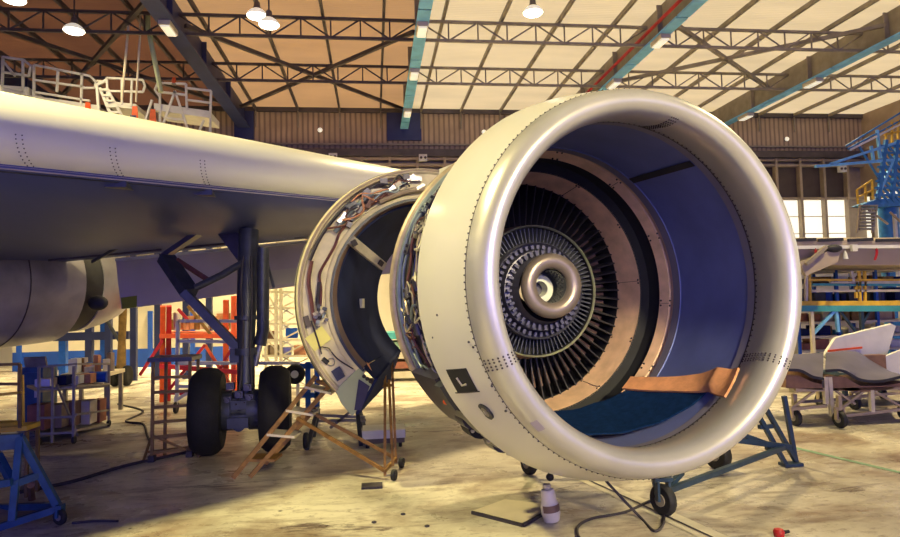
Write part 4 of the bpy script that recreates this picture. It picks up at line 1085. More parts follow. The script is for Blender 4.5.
# ================================================================ BACKGROUND LEFT, UNDER THE WING
t = empty('orange_scaffold', (-4.5, 12.3, 0), 'orange red scaffold tower behind the main landing gear', 'scaffold')
YO = 12.3
for a, b, m in ((G(162, 402), P(163, 306, YO), 'orange'), (G(168, 401), P(169, 306, YO), 'red'), (G(234, 402), P(234, 296, YO), 'orange'), (G(226, 401), P(226, 300, YO), 'orange')): build(MB().bar(a, b, .09), 'post', m, t)
for a, b, m in ((P(160, 336, YO), P(238, 336, YO), 'orange'), (P(160, 366, YO), P(238, 372, YO), 'red'), (P(160, 392, YO), P(238, 394, YO), 'red')): build(MB().bar(a, b, .08), 'rail', m, t)
for a, b, m in ((P(178, 309, YO), P(190, 322, YO), 'red'), (P(188, 306, YO), P(212, 336, YO), 'ochre'), (P(165, 395, YO), P(205, 345, YO), 'red'), (P(205, 345, YO), P(235, 392, YO), 'orange'), (P(205, 396, YO), P(232, 348, YO), 'red'), (P(140, 375, YO), P(163, 340, YO), 'red')): build(MB().bar(a, b, .05), 'brace', m, t)
build(MB().prism([P(160, 335, YO), P(238, 335, YO), P(238, 331, YO + 1), P(160, 331, YO + 1)], (0, 0, -.05)), 'deck', 'orange', t)
rn = random.Random(3)
for k in range(12):
    q = P(172 + k * 5.0, 333.5, YO + (.25 if k % 2 else .62)); q.z = P(200, 335, YO).z + .09; h = rn.uniform(.15, .35)
    tag(build(MB().cyl(q, q + V((0, 0, h)), rn.uniform(.05, .08), 12) if k % 2 else MB().box(q + V((0, 0, h / 2)), (rn.uniform(.11, .16), .2, h)), 'parts_canister' if k % 2 else 'parts_box', rn.choice(['cream', 'ochre', 'brownmet', 'card', 'white'])),
        'small parts container on the orange scaffold deck seen between the gear struts', 'container', 'containers on the orange scaffold')
t = empty('white_frame_trolley', (-3.3, 11.2, 0), 'white tubular frame trolley standing before the orange scaffold', 'trolley')
YW2 = 11.3
for a, b in ((P(178, 321, YW2), P(177, 400, YW2)), (P(240, 321, YW2), P(240, 398, YW2)), (P(178, 321, YW2), P(240, 321, YW2)), (P(176, 363, YW2), P(300, 363, YW2)), (P(178, 341, YW2), P(240, 342, YW2)), (P(176, 400, YW2), P(196, 388, YW2)), (P(176, 386, YW2), P(196, 387, YW2)), (P(298, 363, YW2), P(298, 398, YW2))): build(MB().bar(a, b, .055), 'frame_tube', 'white', t)
for px in (176, 240, 298): build(MB().wheel(V((P(px, 400, YW2).x, YW2, .10)), .10, .05, (1, 0, 0), 18), 'wheel', 'black', t); build(MB().bar(V((P(px, 400, YW2).x, YW2, .14)), P(px, 396, YW2), .05), 'caster_fork', 'white', t)
t = empty('lattice_dock', (-1.8, 13.2, 0), 'cream lattice scaffold tower right of the landing gear strut', 'scaffold')
YL = 13.2; m1 = MB(); m2 = MB()
posts = [266, 276, 281, 312]
for px in posts: build(MB().bar(V((P(px, 390, YL).x, YL, 0)), P(px, 288, YL), .06), 'post', 'cream', t)
for k in range(7):
    y = 292 + k * 16; build(MB().bar(P(262, y, YL), P(314, y, YL), .04), 'rail', 'cream', t)
for k in range(6):
    y = 292 + k * 16; m1.bar(P(266, y, YL), P(276 + 8 * (k % 2), y + 16, YL), .03); m1.bar(P(312, y, YL), P(281, y + 16, YL), .03); m2.bar(P(281, y, YL + .5), P(312, y + 16, YL + .5), .03); m2.bar(P(290, y, YL + .5), P(268, y + 16, YL + .5), .03)
build(m1, 'lattice_brace', 'cream', t); build(m2, 'lattice_brace', 'white', t)
for px, py, m in ((271, 336, 'wood'), (292, 333, 'blue'), (300, 350, 'card'), (274, 350, 'cardboard'), (286, 352, 'steel')):
    q = P(px, py, YL + .2); tag(build(MB().box(q, (.22, .25, .2)), 'tool_crate', m), '%s crate stowed in the cream lattice tower' % {'wood': 'dark brown', 'blue': 'blue', 'card': 'orange', 'cardboard': 'tan', 'steel': 'grey'}[m], 'crate', 'crates in the lattice tower')
t = empty('blue_cart', (-1.3, 11, 0), 'blue cart frame with spare wheel behind the right main wheel', 'cart')
YC = 10.6
for a, b in ((P(300, 366, YC), P(318, 366, YC)), (P(300, 395, YC), P(318, 395, YC)), (P(308, 362, YC), V((P(308, 395, YC).x, YC, 0))), (P(317, 362, YC), V((P(317, 395, YC).x, YC, 0)))): build(MB().bar(a, b, .08), 'frame', 'blue', t)
c = P(295, 374, YC - .1); build(MB().wheel(c, .16, .1, (0, 1, 0), 24), 'wheel', 'tyre', t); build(MB().cyl(c - V((0, .06, 0)), c + V((0, .06, 0)), .06), 'hub', 'white', t)

# shelf rack and bench behind the trolley
t = empty('blue_cabinet', (-5.6, 10.4, 0), 'blue steel cabinet at the left under the body', 'cabinet')
p0, p1 = P(22, 368, 10.2), P(40, 367, 10.2); zt = p0.z
build(MB().box(((p0.x + p1.x) / 2, 10.4, zt / 2), (p1.x - p0.x + .1, .45, zt)), 'body', 'trestle_blue', t); build(MB().box(((p0.x + p1.x) / 2, 10.16, zt * .55), (p1.x - p0.x, .02, zt * .75)), 'door', 'trestle_blue', t)
build(MB().box(((p0.x + p1.x) / 2 + .1, 10.14, zt * .6), (.03, .03, .12)), 'handle', 'steel', t)
t2 = empty('monitor', (p1.x, 10.4, zt), 'tilted grey monitor lid on top of the blue cabinet', 'monitor')
q = P(36, 360, 10.3); build(MB().box(q + V((0, 0, -.05)), (.30, .04, .2), Matrix.Rotation(.35, 3, 'X')), 'screen', 'grey', t2); build(MB().box((q.x, 10.42, zt + .06), (.08, .1, .14)), 'stand', 'screen', t2)
t = empty('grey_trolley', (-4.9, 9.3, 0), 'grey tubular shelf trolley loaded with parts at the left', 'trolley')
YT1 = 9.1; XA, XB = P(39, 430, YT1).x, P(74, 430, YT1).x
q = {}
for k, px in enumerate((39, 53, 74)):
    top = P(px, 366, YT1); bot = V((top.x, YT1, .03)); build(MB().bar(bot, top, .03), 'post', 'grey', t)
tops = [P(39, 367, YT1), P(76, 364, YT1), P(109, 364, 10.3)]
for z0, z1 in ((0, 0),): pass
for dy in (0, 20, 46, 60):
    for a, b in zip(tops, tops[1:]): build(MB().bar(a + V((0, 0, -dy / 640 * 9.3)), b + V((0, 0, -dy / 640 * 9.6)), .026), 'rail', 'grey', t)
build(MB().bar(V((tops[2].x, 10.3, .03)), tops[2], .03), 'post', 'grey', t)
for dy in (21, 61):
    a, b = tops[0] + V((0, 0, -dy / 640 * 9.3)), tops[2] + V((0, 0, -dy / 640 * 9.6))
    build(MB().prism([a, b, b + V((-.5, .7, 0)), a + V((-.5, .7, 0))], (0, 0, -.03)), 'shelf', 'grey', t)
for p in (V((XA, YT1, 0)), V((XB, YT1, 0)), V((tops[2].x, 10.3, 0))): build(MB().wheel(p + V((0, 0, .05)), .05, .04, (1, 0, 0), 14), 'wheel', 'black', t)
build(MB().bar(P(57, 385, YT1 - .1), G(78, 436), .024), 'brace', 'grey', t)
def on_shelf(f, off, dy):
    a, b = tops[0] + V((0, 0, -dy / 640 * 9.3)), tops[2] + V((0, 0, -dy / 640 * 9.6)); return a.lerp(b, f) + V((-.2, .3, 0)) + V((off, 0, 0))
for f, d, m, dy, lb, nm in ((.08, (.22, .25, .34), 'redbrown', 60.5, 'dark red crate at the left end of the grey trolley deck', 'crate'), (.32, (.20, .25, .32), 'cardboard', 60.5, 'tan box on the grey trolley deck beside the dark red crate', 'box'),
                       (.50, (.18, .25, .34), 'wood', 60.5, 'brown wooden box in the middle of the grey trolley deck', 'box'), (.70, (.26, .25, .34), 'cream', 60.5, 'cream box near the right end of the grey trolley deck', 'box'), (.93, (.12, .25, .34), 'redbrown', 60.5, 'narrow red brown box at the right end of the grey trolley deck', 'box'),
                       (.55, (.18, .2, .12), 'white', 20.5, 'white carton on the upper trolley shelf', 'carton'), (.75, (.16, .2, .14), 'card', 20.5, 'orange tan packet on the upper trolley shelf', 'packet'), (.40, (.14, .2, .13), 'duct', 20.5, 'navy tin on the upper trolley shelf', 'tin'), (.15, (.2, .2, .10), 'steel', 20.5, 'grey metal part on the upper trolley shelf', 'part')):
    q = on_shelf(f, 0, dy); tag(build(MB().box(q + V((0, 0, d[2] / 2 + .012)), d), {'part': 'machined_bracket'}.get(nm, 'storage_' + nm), m), lb, nm, 'load on the grey trolley')
q = on_shelf(.93, 0, 20.5); tag(build(MB().cyl(q + V((-.13, 0, .09)), q + V((.13, 0, .09)), .085, 18), 'rolled_mat', 'blue'), 'blue roll lying at the right end of the upper trolley shelf', 'roll')
rn = random.Random(21)
t = empty('parts_bench', (-4.6, 11.4, 0), 'cream parts bench with scrap metal behind the grey trolley', 'bench')
bA, bB = P(62, 374, 11.4), P(110, 374, 11.4)
build(MB().box(((bA.x + bB.x) / 2, 11.7, bA.z - .03), (bB.x - bA.x, .7, .06)), 'bench_top', 'cream', t)
for x in (bA.x + .05, bB.x - .05):
    for y in (11.4, 12.0): build(MB().box((x, y, (bA.z - .06) / 2), (.06, .06, bA.z - .06)), 'leg', 'grey', t)
for k in range(16):
    q = V((rn.uniform(bA.x + .1, bB.x - .1), rn.uniform(11.5, 11.9), bA.z)); h = rn.uniform(.08, .32)
    o = build(MB().box(q + V((0, 0, h / 2)), (rn.uniform(.06, .14), rn.uniform(.06, .14), h), Matrix.Rotation(rn.uniform(0, 1.5), 3, 'Z')) if k % 3 else MB().cyl(q, q + V((0, 0, h)), rn.uniform(.04, .07), 12), 'scrap_part', rn.choice(['steel', 'cream', 'brownmet', 'card', 'white', 'gear', 'blue']))
    tag(o, 'small loose metal part in the heap on the cream bench', 'metal part', 'loose parts heaped on the cream bench')
# yellow step platform at the left edge
t = empty('yellow_platform', (-3.6, 6.6, 0), 'yellow and brown step platform at the left edge of the picture', 'platform')
YY = 6.6
for a, b, m in ((P(-12, 365, YY), P(20, 364, YY), 'brownmet'), (P(20, 364, YY), P(20, 428, YY), 'brownmet'), (P(-12, 384, YY), P(20, 384, YY), 'brownmet'), (P(22, 375, YY + .3), P(23, 426, YY + .3), 'yellow'), (P(-12, 396, YY), P(24, 392, YY), 'yellow')): build(MB().bar(a, b, .026), 'rail', m, t)
a, b = P(-14, 429, YY), P(27, 426, YY)
build(MB().prism([a, b, b + V((0, .25, 0)), a + V((0, .25, 0))], (0, 0, -.045)), 'deck', 'yellow', t)
for p in (a, b, a + V((0, .2, 0)), b + V((0, .2, 0))): build(MB().bar(V((p.x, p.y, 0)), p + V((0, 0, -.05)), .03), 'leg', 'brownmet', t)
tag(build(MB().sphere(P(6, 425, 6.75), .10, 12, 8, (1.6, .8, .45)), 'folded_rag', 'yellow'), 'crumpled yellow rag on the yellow platform deck', 'rag')
# blue wheeled trestle in the lower left corner
t = empty('blue_trestle', (-3, 5.7, 0), 'bright blue wheeled steel trestle in the lower left corner', 'trestle')
f0, f1, f2 = P(20, 437, 5.75), P(12, 521, 5.55), P(59, 508, 5.75)
base = P(-40, 540, 5.55)
for a, b, nm in ((f0, f1, 'leg'), (f0, f2, 'leg'), (P(-2, 455, 5.75), P(12, 482, 5.65), 'leg'), (P(13, 484, 5.62), P(39, 475, 5.75), 'cross_bar'), (P(-40, 441, 5.6), f0, 'top_bar'), (base, f2 + V((0, 0, .0)), 'base_beam'), (P(-40, 490, 5.6), P(12, 482, 5.6), 'cross_bar'), (P(-30, 508, 6.6), P(56, 506, 5.85), 'base_beam'), (P(-30, 447, 6.4), f0, 'leg')): build(MB().bar(a, b, .05, .055), nm, 'trestle_blue', t)
build(MB().prism([P(-40, 445, 5.62), P(17, 441, 5.76), P(17, 449, 5.76), P(-40, 455, 5.62)], (0, .03, 0)), 'side_plate', 'trestle_blue', t)
c = G(60, 530, 0) ; c = V((P(60, 519, 5.7).x, 5.7, .065)); caster(t, c, .065, .04, (.4, .9, 0), fork='trestle_blue')
tag(build(MB().tube([G(32, 500), G(31, 490, .12), G(31, 485, .22)], .03, 8), 'wooden_peg', 'wood'), 'short brown peg standing behind the blue trestle', 'peg')
# far columns and dark dock frame below the body
t = empty('tail_dock', (-9, 17, 0), 'tall dark dock with white railed platform rising behind the wing at the left', 'dock')
YD = 17.0
def dbars(nm, m, segs, r):
    for a, b in segs: build(MB().bar(P(*a, YD), P(*b, YD), r * 2), nm, m, t)
zf = lambda px: V((P(px, 300, YD).x, YD, 0))
for px in (64, 90, 105): build(MB().bar(zf(px), P(px, 114, YD), .16), 'column', 'blue' if px != 90 else 'steel_blue', t)
dbars('deck_beam', 'steel_blue', [((55, 337), (130, 335))], .10)
build(MB().prism([P(28, 103, YD), P(97, 113, YD), P(97, 105, YD), P(28, 95, YD)], (0, 1.0, 0)), 'deck', 'white', t)
dbars('handrail', 'white', [((34, 65), (34, 101)), ((34, 65), (90, 76)), ((90, 76), (96, 82)), ((96, 82), (95, 88)), ((95, 88), (83, 88)), ((34, 80), (84, 87)), ((82, 74), (81, 110)), ((58, 70), (57, 92)), ((34, 92), (90, 101))], .026)
dbars('handrail', 'white', [((3, 57), (2, 98)), ((3, 57), (24, 60)), ((24, 60), (31, 66)), ((31, 66), (29, 76)), ((29, 76), (2, 72)), ((23, 60), (23, 98)), ((2, 86), (26, 92)), ((4, 62), (15, 76))], .026)
build(MB().prism([P(-10, 92, YD), P(28, 95, YD), P(28, 87, YD), P(-10, 84, YD)], (0, 1.0, 0)), 'deck', 'white', t)
YD = 16.8
t = empty('access_stairs', zf(115), 'white access stairs between the two white docks behind the wing', 'stairs')
dbars('stringer', 'white', [((97, 85), (99, 113)), ((100, 88), (112, 118)), ((107, 88), (123, 118)), ((97, 85), (107, 80))], .032)
for k in range(5): build(MB().bar(P(100 + k * 2.4, 90 + k * 5.6, YD), P(109 + k * 2.9, 90 + k * 5.6, YD), .10, .05), 'tread', 'white', t)
dbars('handrail', 'white', [((107, 78), (108, 106)), ((107, 78), (143, 80)), ((143, 80), (145, 86)), ((145, 86), (143, 92)), ((143, 92), (107, 91)), ((132, 80), (131, 106)), ((97, 81), (107, 82)), ((122, 79), (122, 104))], .024)
build(MB().prism([P(108, 106, YD), P(136, 109, YD), P(136, 104, YD), P(108, 101, YD)], (0, .9, 0)), 'deck', 'white', t)
for px in (109, 134): build(MB().bar(zf(px), P(px, 116, YD), .14), 'column', 'steel_blue', t)
t = empty('railed_dock', zf(180), 'white railed dock with ladder frame right of the white stairs behind the wing', 'dock')
dbars('handrail', 'white', [((158, 83), (186, 84)), ((186, 84), (187, 110)), ((158, 83), (155, 90)), ((155, 90), (160, 97)), ((186, 88), (211, 91)), ((211, 91), (210, 135)), ((187, 100), (211, 103)), ((160, 84), (160, 124)), ((160, 92), (186, 95))], .026)
dbars('ladder_leg', 'white', [((175, 91), (163, 125)), ((175, 91), (188, 130)), ((152, 100), (145, 122)), ((204, 120), (198, 134)), ((165, 118), (183, 120))], .026)
build(MB().prism([P(154, 110, YD), P(210, 118, YD), P(210, 111, YD), P(154, 103, YD)], (0, 1.0, 0)), 'deck', 'white', t)
for px in (158, 186, 209): build(MB().bar(zf(px), P(px, 124 if px < 180 else 134, YD), .14), 'column', 'steel_blue', t)
for px, py, lb in ((88, 109, 'orange streamer hanging from the deck of the long railed white dock'), (135, 113, 'orange streamer hanging beside the white access stairs'), (153, 116, 'orange streamer hanging by the ladder frame of the right white dock')):
    q = P(px, py, 16.98 if px == 88 else YD - .02); h = .17
    tag(build(MB().sheet([[q + V((-.06 - .03 * k / 4, -.02 + .01 * (k % 2), h - .10 * k)), q + V((.06 + .03 * k / 4, -.02 - .01 * (k % 2), h - .10 * k))] for k in range(5)], V((0, .02, 0))), 'warning_streamer', 'orange'), lb, 'streamer', 'orange streamers on the docks')
q = P(174, 84, YD); tt = empty('beacon_lamp', q, 'small orange beacon on the rail of the right white dock', 'beacon')
build(MB().lathe([(0, .05), (.12, .05), (.17, .03), (.18, 0)], 16), 'lens', 'orange', tt, Matrix.Translation(q)); build(MB().cyl(q - V((0, 0, .03)), q + V((0, 0, .01)), .06), 'base', 'grey', tt)
for a, b, r, m, lb in (((128, 30), (122, 100), .03, 'cream', 'thin hanging pole left of its twin above the white stairs'), ((140, 36), (136, 102), .025, 'cream', 'thin hanging pole right of its twin above the white stairs'), ((148, 28), (161, 92), .06, 'primer', 'thick green hanging pole above the right white dock')):
    p, q = P(*a, 16.2), P(*b, 16.2); mb = MB().tube([q, p, V((p.x, 16.2, ZR - .1))], r, 8)
    tag(build(mb, 'hanging_pole', m), lb, 'pole', 'poles hanging from the roof')
# pallets and rolls far back at the right of the reverser
for k in range(5):
    q = V((P(398, 350, 15).x + .25, 15.0 + .0, .14 + k * .22)); m = ['cream', 'redbrown', 'cream', 'green', 'teal'][k]
    tag(build(MB().box(q, (1.5, .9, .15)), 'stacked_plank_pack', m), '%s pack of boards in the stack behind the engine, level %s' % ({'cream': 'pale', 'redbrown': 'red brown', 'green': 'dark green', 'teal': 'teal'}[m], ['lowest', 'second from the floor', 'in the middle', 'second from the top', 'topmost'][k]), 'boards', 'board packs stacked behind the engine')
# ================================================================ BACKGROUND RIGHT
# wing of a second aircraft
t = empty('parked_wing', (8, 10.9, 0), 'grey wing of a second aircraft crossing the right edge behind the engine', 'aircraft')
YA = 10.6
def pl2(px, py, Y): return P(px, py, Y)
secs = []
for px in (770, 830, 900, 980):
    q = [(240 + (900 - px) * .030, 0), (237 + (900 - px) * .03, .35), (246 + (900 - px) * .03, -.02), (262 + (900 - px) * -.01, .5), (264 + (900 - px) * -.01, 1.9), (246 + (900 - px) * .0, 1.4)]
    x = P(px, 250, YA).x; b = P(px, 250, YA)
    f = lambda y, d: V((x, YA + d, P(px, y, YA).z))
    secs.append([f(240, 0), f(236.5, .2), f(234, .8), f(240, 1.8), f(268, .7), f(264.5, .12), f(248, .02)])
build(MB().loft(secs), 'wing', 'wing_tan', t, angle=30)
z1 = P(850, 242, YA).z
for a, b in ((790, 816), (818, 843), (848, 873), (876, 950)): build(MB().bar(P(a, 240.3, YA - .02) , P(b, 239.3, YA - .02), .03, .055), 'flap_slot', 'well', t)
build(MB().bar(P(785, 247.5, YA - .02), P(960, 246.0, YA - .02), .05, .06), 'lower_lip', 'white', t)
build(MB().prism([P(800, 262, YA - .1), P(842, 246, YA - .1), P(838, 262, YA - .1), P(806, 276, YA - .1)], (0, .06, 0)), 'fairing', 'wing_tan', t)
build(MB().sphere(P(834, 248.5, YA - .1), .12, 12, 8, (1.3, .6, .6)), 'inlet', 'well', t)
build(MB().bar(P(806, 264, YA - .15), P(826, 247, YA - .15), .06), 'strut', 'steel_tan', t)
build(MB().box(P(854, 248, YA - .1), (.10, .06, .12)), 'hatch', 'white', t); build(MB().lathe([(0, .05), (.1, .03), (.16, 0)], 12), 'drain_cap', 'white', t, Matrix.Translation(P(845.5, 259, YA - .05)))
# the wing rests on two tall jacks, hidden behind the engine and dock
for px in (788, 940):
    q = P(px, 263, YA + .14); j = build(MB().cyl(V((q.x, q.y, 0)), q - V((0, 0, .02)), .09, 14), 'wing_jack', 'grey'); tag(j, 'grey jack post under the second wing, %s one' % ('beside the engine lip' if px == 788 else 'beyond the right edge'), 'jack', 'jacks under the second wing')
for px, py, lb in ((816, 256, 'red remove flag hanging under the second wing, nearer to the engine'), (877, 255, 'red remove flag hanging under the second wing, nearer to the right edge')):
    q = P(px, py, YA - .12); o = build(MB().sheet([[q + V((-.022 + .015 * math.sin(k), .01 * k, .11 - .05 * k)), q + V((.022 + .015 * math.sin(k), .01 * k, .11 - .05 * k))] for k in range(5)], V((0, .008, 0))), 'warning_flag', 'red')
    build(MB().tube([q + V((0, 0, .11)), V((q.x, q.y, P(px, 248, YA - .12).z))], .006, 6), 'cord', 'red', o); tag(o, lb, 'flag', 'red flags under the second wing')

# blue dock tower
t = empty('dock_tower', (12.5, 16, 0), 'blue lattice dock tower with yellow cage at the right edge', 'tower')
YQ = 16.0
def tb(nm, m, segs, r, Y=YQ):
    for a, b in segs: build(MB().bar(P(*a, Y), P(*b, Y), r * 2), nm, m, t)
tb('boom', 'cyan', [((815, 166.5), (905, 159)), ((830, 164), (905, 140))], .035)
tb('boom', 'tower_blue', [((846, 146), (905, 110)), ((857, 143), (883, 185)), ((848, 149), (905, 118))], .022)#
tb('boom', 'white', [((850, 150), (905, 122))], .025)
tb('boom_brace', 'cyan', [((877, 130), (880, 158)), ((871, 146), (874, 163)), ((884, 163), (877, 198)), ((893, 160), (878, 196))], .032)
colm = MB()
for k in range(8):
    y = 146 + k * 7
    for j in range(5): colm.bar(P(882 + j * 6 - k * .8, y, YQ), P(888 + j * 6 - k * .8, y + 7, YQ), .05)
    colm.bar(P(880 - k * .8, y, YQ), P(912, y, YQ), .06)
build(colm, 'lattice', 'tower_blue', t)
coly = MB()
for k in range(8):
    y = 148 + k * 7; coly.bar(P(884 - k * .8, y, YQ + .4), P(912, y, YQ + .4), .06)
build(coly, 'cage_lattice', 'yellow', t)
tb('lattice_post', 'tower_blue', [((886, 140), (878, 200)), ((897, 140), (892, 200)), ((908, 140), (906, 200))], .045)
build(MB().prism([P(861, 205, YQ), P(878, 199, YQ), P(915, 197, YQ), P(915, 205, YQ), P(880, 207, YQ)], (0, .4, 0)), 'deck', 'tower_blue', t)
cq = P(888, 205, YQ + .5); build(MB().cyl(V((cq.x, cq.y, 0)), cq, .26, 20), 'column', 'tower_blue', t)
build(MB().bar(V((cq.x - .06, cq.y - .27, 1.0)), V((cq.x - .06, cq.y - .27, cq.z - .3)), .08), 'column_stripe', 'white', t)
tb('cage_rail', 'yellow', [((857, 190), (858, 204)), ((857, 190), (872, 180)), ((865, 185), (866, 202)), ((872, 180), (873, 199)), ((858, 197), (873, 190)), ((886, 128), (886, 158)), ((892, 122), (892, 156)), ((898, 120), (898, 156)), ((884, 135), (905, 130)), ((884, 146), (905, 142))], .022)
for k in range(8):
    a = P(860.5 - k * .3, 206 + k * 3.3, YQ); b = P(876 - k * .4, 206 + k * 3.3, YQ); build(MB().bar(a, b, .14, .05), 'step', 'grey', t)
tb('stair_rail', 'tan_frame', [((860, 205), (857, 233)), ((877, 205), (872, 233)), ((866, 208), (888, 224)), ((890, 212), (905, 226))], .022)
# dock platform, yellow over blue
t = empty('work_dock', (8.5, 11, 0), 'yellow railed work dock on blue legs behind the sheet metal cart', 'dock')
YK = 11.0
def kb(nm, m, segs, r, Y=YK):
    for a, b in segs: build(MB().bar(P(*a, Y), P(*b, Y), r * 2), nm, m, t)
kb('toe_board', 'yellow', [((800, 303.5), (912, 303.0))], .045)
kb('deck_beam', 'teal', [((796, 308.5), (912, 308.5))], .055)
build(MB().prism([P(796, 306, YK), P(912, 306, YK), P(912, 306, YK) + V((0, 1.2, 0)), P(796, 306, YK) + V((0, 1.2, 0))], (0, 0, -.04)), 'deck', 'dkblue', t)
kb('post', 'yellow', [((859, 271), (860, 303)), ((864.5, 271), (865, 303)), ((856, 282), (856, 298)), ((809, 271), (810, 304))], .022)
kb('post', 'cream', [((806, 271), (806, 306)), ((851, 271), (853, 282))], .026)
kb('handrail', 'cream', [((810, 291), (912, 290.5)), ((830, 283), (912, 282))], .022); kb('handrail', 'teal', [((812, 284.5), (912, 285))], .022); kb('handrail', 'yellow', [((806, 280), (912, 280))], .02)
for px in (811, 861, 908): q = P(px, 309, YK); build(MB().bar(V((q.x, YK, 0)), q, .06), 'leg', 'cream' if px == 811 else 'dkblue', t)
kb('brace', 'cyan', [((835, 310), (813, 334)), ((836, 310), (838, 332))], .026); kb('brace', 'dkblue', [((839, 310), (856, 332)), ((869, 312), (861, 326))], .02)
# shelves and stores behind the dock
t = empty('storage_rack', (9, 13, 0), 'tall storage rack with parts behind the yellow work dock', 'rack')
YR = 12.6; x0, x1 = P(797, 300, YR).x, P(915, 300, YR).x
zs = [P(850, y, YR).z for y in (349, 335, 321, 302, 283, 270)]
for x in (x0, (x0 * 2 + x1) / 3, (x0 + 2 * x1) / 3, x1):
    for y in (YR, YR + .7): build(MB().bar((x, y, 0), (x, y, zs[-1] + .3), .06), 'upright', 'blue', t)
for z in zs: build(MB().box(((x0 + x1) / 2, YR + .35, z - .02), (x1 - x0, .75, .05)), 'shelf', 'cream', t)
rn = random.Random(77); cols = ['brownmet', 'white', 'blue', 'redbrown', 'cardboard', 'teal', 'cream', 'wood', 'duct', 'steel', 'ochre', 'dkblue', 'duct']
nm_ = {'brownmet': 'dark brown', 'white': 'white', 'blue': 'blue', 'redbrown': 'red brown', 'cardboard': 'cardboard', 'teal': 'teal', 'cream': 'cream', 'wood': 'wooden', 'duct': 'navy', 'steel': 'grey metal', 'ochre': 'ochre', 'dkblue': 'dark blue', 'gear': 'slate grey'}
for i, z in enumerate(zs):
    x = x0 + .12; hmax = (zs[i + 1] - z - .08) if i + 1 < len(zs) else .3
    while x < x1 - .2:
        wd = rn.uniform(.10, .32); h = hmax * rn.uniform(.45, .95); m = rn.choice(cols if i != 3 else ['duct', 'dkblue', 'blue', 'duct', 'gear'])
        mb = MB().box((x + wd / 2, YR + .3, z + .009 + h / 2), (wd, rn.uniform(.3, .5), h)) if rn.random() < .7 else MB().cyl((x + wd / 2, YR + .3, z + .009), (x + wd / 2, YR + .3, z + h), wd / 2, 14)
        tag(build(mb, 'stored_bin', m), '%s bin on the storage rack behind the work dock, %s shelf' % (nm_[m], ['lowest', 'second lowest', 'third', 'fourth', 'fifth', 'top'][i]), 'bin', 'bins on the storage rack %s shelf %s' % (nm_[m], i))
        x += wd + rn.uniform(.02, .10)
# white panel leaning behind the cart
t = empty('white_panel_rack', (7.4, 9.3, 0), 'blue trolley carrying white aircraft panels at the right', 'trolley')
YP = 9.2; q0, q1 = P(838, 374, YP), P(912, 374, YP)
build(MB().box(((q0.x + q1.x) / 2, YP + .25, q0.z - .04), (q1.x - q0.x, .7, .08)), 'deck', 'dkblue', t)
for x in (q0.x + .1, q1.x - .1):
    for y in (YP, YP + .5): build(MB().bar((x, y, .09), (x, y, q0.z - .06), .06), 'leg', 'dkblue', t); build(MB().wheel((x, y, .09), .09, .05, (1, 0, 0), 16), 'wheel', 'black', t)
build(MB().bar((q1.x - .4, YP + .5, q0.z), P(893, 330, YP + .5), .06), 'back_post', 'dkblue', t)
o = build(MB().prism([P(824, 356, YP), P(836, 338, YP), P(892, 324, YP), P(896, 326, YP), P(882, 372, YP), P(840, 373, YP)], (0, .05, .01)), 'panel', 'white'); build(MB().bar(P(828, 351, YP - .02), P(862, 347.5, YP - .02), .02, .03), 'orange_mark', 'orange', o)
tag(o, 'large white tapered flap panel standing behind the sheet metal cart', 'panel')
tag(build(MB().prism([P(881, 358, YP - .2), P(904, 349, YP - .2), P(904, 375, YP - .2), P(887, 376, YP - .2)], (0, .05, 0)), 'panel', 'white'), 'smaller white panel leaning at the right edge before the large one', 'panel')
tag(build(MB().box(P(867, 364, YP - .05) + V((0, -.1, 0)), (.36, .14, .30)), 'wooden_crate', 'wood'), 'brown wooden crate between the cart sheets and the white panels', 'crate')
# cart with curved sheet metal
t = empty('sheet_cart', (6.6, 8, 0), 'tan wheeled cart with wooden cradle right of the engine', 'cart')
YS1 = 7.9
def cb(nm, m, segs, r, Y=YS1):
    for a, b in segs: build(MB().bar(P(*a, Y), P(*b, Y), r * 2), nm, m, t)
cb('post', 'cream', [((829, 377), (832, 416)), ((825, 377), (826, 404)), ((871, 390), (872, 412))], .026)
cb('rail', 'tan_frame', [((790, 409), (826, 406)), ((832, 417), (912, 408)), ((795, 390), (912, 388))], .02); cb('rail', 'tan_frame', [((838, 398), (912, 392)), ((800, 402), (860, 398))], .018, 8.6)
cb('brace', 'tan_frame', [((791, 408), (815, 391)), ((834, 414), (865, 390)), ((872, 390), (900, 406)), ((836, 391), (855, 404))], .014)
for px, py, Y in ((840, 420, 7.75), (795, 414, 8.0), (855, 408, 8.9), (821, 399, 9.2), (905, 412, 8.0)):
    q = P(px, py, Y); caster(t, V((q.x, Y, .11)), .11, .07, (1, .1, 0), fork='tan_frame')
    build(MB().bar(V((q.x, Y, .24)), V((q.x, Y, .42)), .05), 'leg', 'tan_frame', t)
for pts in (((786, 375), (800, 376), (812, 382), (822, 384), (823, 390), (786, 388)), ((826, 376), (845, 377), (860, 386), (880, 386), (906, 382), (912, 386), (870, 392), (827, 390))):
    build(MB().prism([P(x, y, YS1 - .02) for x, y in pts], (0, 1.0, 0)), 'cradle', 'wood', t)
def wave(front, back, Yf, Yb, lb):
    rows = []
    F = smooth_path([P(x, y, Yf) for x, y in front], 6); B = smooth_path([P(x, y, Yb) for x, y in back], 6)
    for j in range(7): rows.append([a.lerp(b, j / 6) for a, b in zip(F, B)])
    o = build(MB().sheet(rows, V((0, 0, -.015))), 'curved_sheet', 'sheet', angle=60)
    mb = MB()
    for a, b in zip(F, F[1:]): mb.bar(a + V((0, -.01, -.01)), b + V((0, -.01, -.01)), .02, .035)
    build(mb, 'edge_seal', 'well', o); tag(o, lb, 'sheet metal', 'curved sheets on the cart'); return o
wave([(786, 369), (800, 370), (812, 376), (823, 378)], [(783, 354), (800, 354), (814, 353), (823.5, 352.5)], YS1 - .05, 8.9, 'curved mauve grey metal sheet on the cart, nearer to the engine')
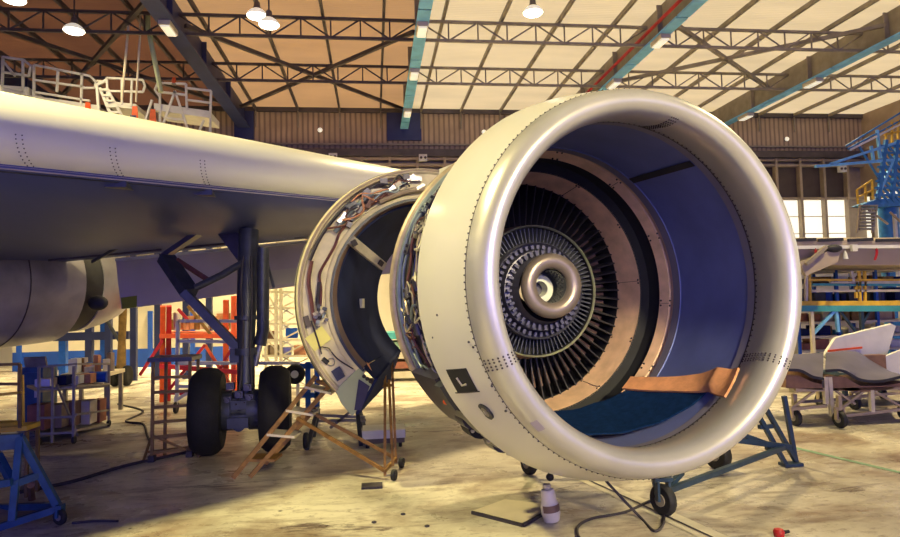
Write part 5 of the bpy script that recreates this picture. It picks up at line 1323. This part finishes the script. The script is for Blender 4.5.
wave([(825, 370), (842, 370), (860, 379), (882, 380), (908, 374)], [(826, 353), (842, 351), (858, 352), (872, 361), (895, 374)], YS1 - .05, 8.9, 'wavy mauve grey metal sheet on the cart, at the right end')
# ================================================================ LIGHT AND CAMERA
w = bpy.data.worlds.new('World'); sc.world = w; w.use_nodes = True
nt = w.node_tree; N = nt.nodes; L = nt.links
bg = N['Background']
tc = N.new('ShaderNodeTexCoord'); sp = N.new('ShaderNodeSeparateXYZ'); L.new(tc.outputs['Generated'], sp.inputs['Vector'])
r = N.new('ShaderNodeValToRGB'); e = r.color_ramp.elements
e[0].position = .50; e[0].color = (.25, .25, 1.25, 1); e[1].position = .66; e[1].color = (.90, .82, .42, 1)
L.new(sp.outputs['Z'], r.inputs['Fac'])
L.new(r.outputs['Color'], bg.inputs['Color']); bg.inputs['Strength'].default_value = 2.0
def area(name, loc, size, power, col, rot=(0, 0, 0), shape='DISK', sy=None):
    l = bpy.data.lights.new(name, 'AREA'); l.energy = power; l.color = col; l.shape = shape; l.size = size
    if sy: l.size_y = sy
    o = bpy.data.objects.new(name, l); o.location = loc; o.rotation_euler = rot; COL.objects.link(o); return o
WARM = (1.0, .80, .40)
for i, p in enumerate(lamp_pos): area('high_bay_light', (p.x, p.y, p.z - .1), .38, 70, WARM).data.spread = math.radians(175 if i < 2 else 110)
for x, y, e_, c_, s_ in ((-5.2, 5.3, 1020, (1, .87, .36), 150), (9.0, 7.5, 500, WARM, 150), (2.0, 11.5, 540, WARM, 110), (-4.5, 20, 1050, WARM, 105), (1.5, 20, 360, WARM, 105), (-10, 17, 360, WARM, 105), (7.5, 20, 200, WARM, 105), (13.5, 18, 240, WARM, 105)):
    o = area('high_bay_light', (x, y, 8.1), .5, e_, c_); o.data.spread = math.radians(s_)
# unseen fill lights added behind the camera to brighten the intake
for p, s, e_, sp_ in (((4.0, -6, 6.5), 1.0, 58, 27), ((1.0, -7, 4.6), 3.0, 20, 36)):
    o = area('intake_fill_light', p, s, e_, (1, .83, .40), (V((1.9, 4.2, 1.9)) - V(p)).to_track_quat('-Z', 'Y').to_euler()); o.data.spread = math.radians(sp_)
cam = bpy.data.cameras.new('camera'); cam.lens = FPX / 900 * 36; cam.sensor_width = 36; cam.clip_start = .05; cam.clip_end = 200
co = bpy.data.objects.new('camera', cam); COL.objects.link(co)
co.matrix_world = Matrix.Translation((0, 0, CAM_H)) @ CM.to_4x4()
sc.camera = co
sc.view_settings.view_transform = 'Standard'; sc.view_settings.look = 'None'; sc.view_settings.exposure = -0.06; sc.view_settings.gamma = 1
sc.cycles.max_bounces = 6; sc.cycles.diffuse_bounces = 1; sc.cycles.use_denoising = True
sc.cycles.sample_clamp_indirect = 6.0
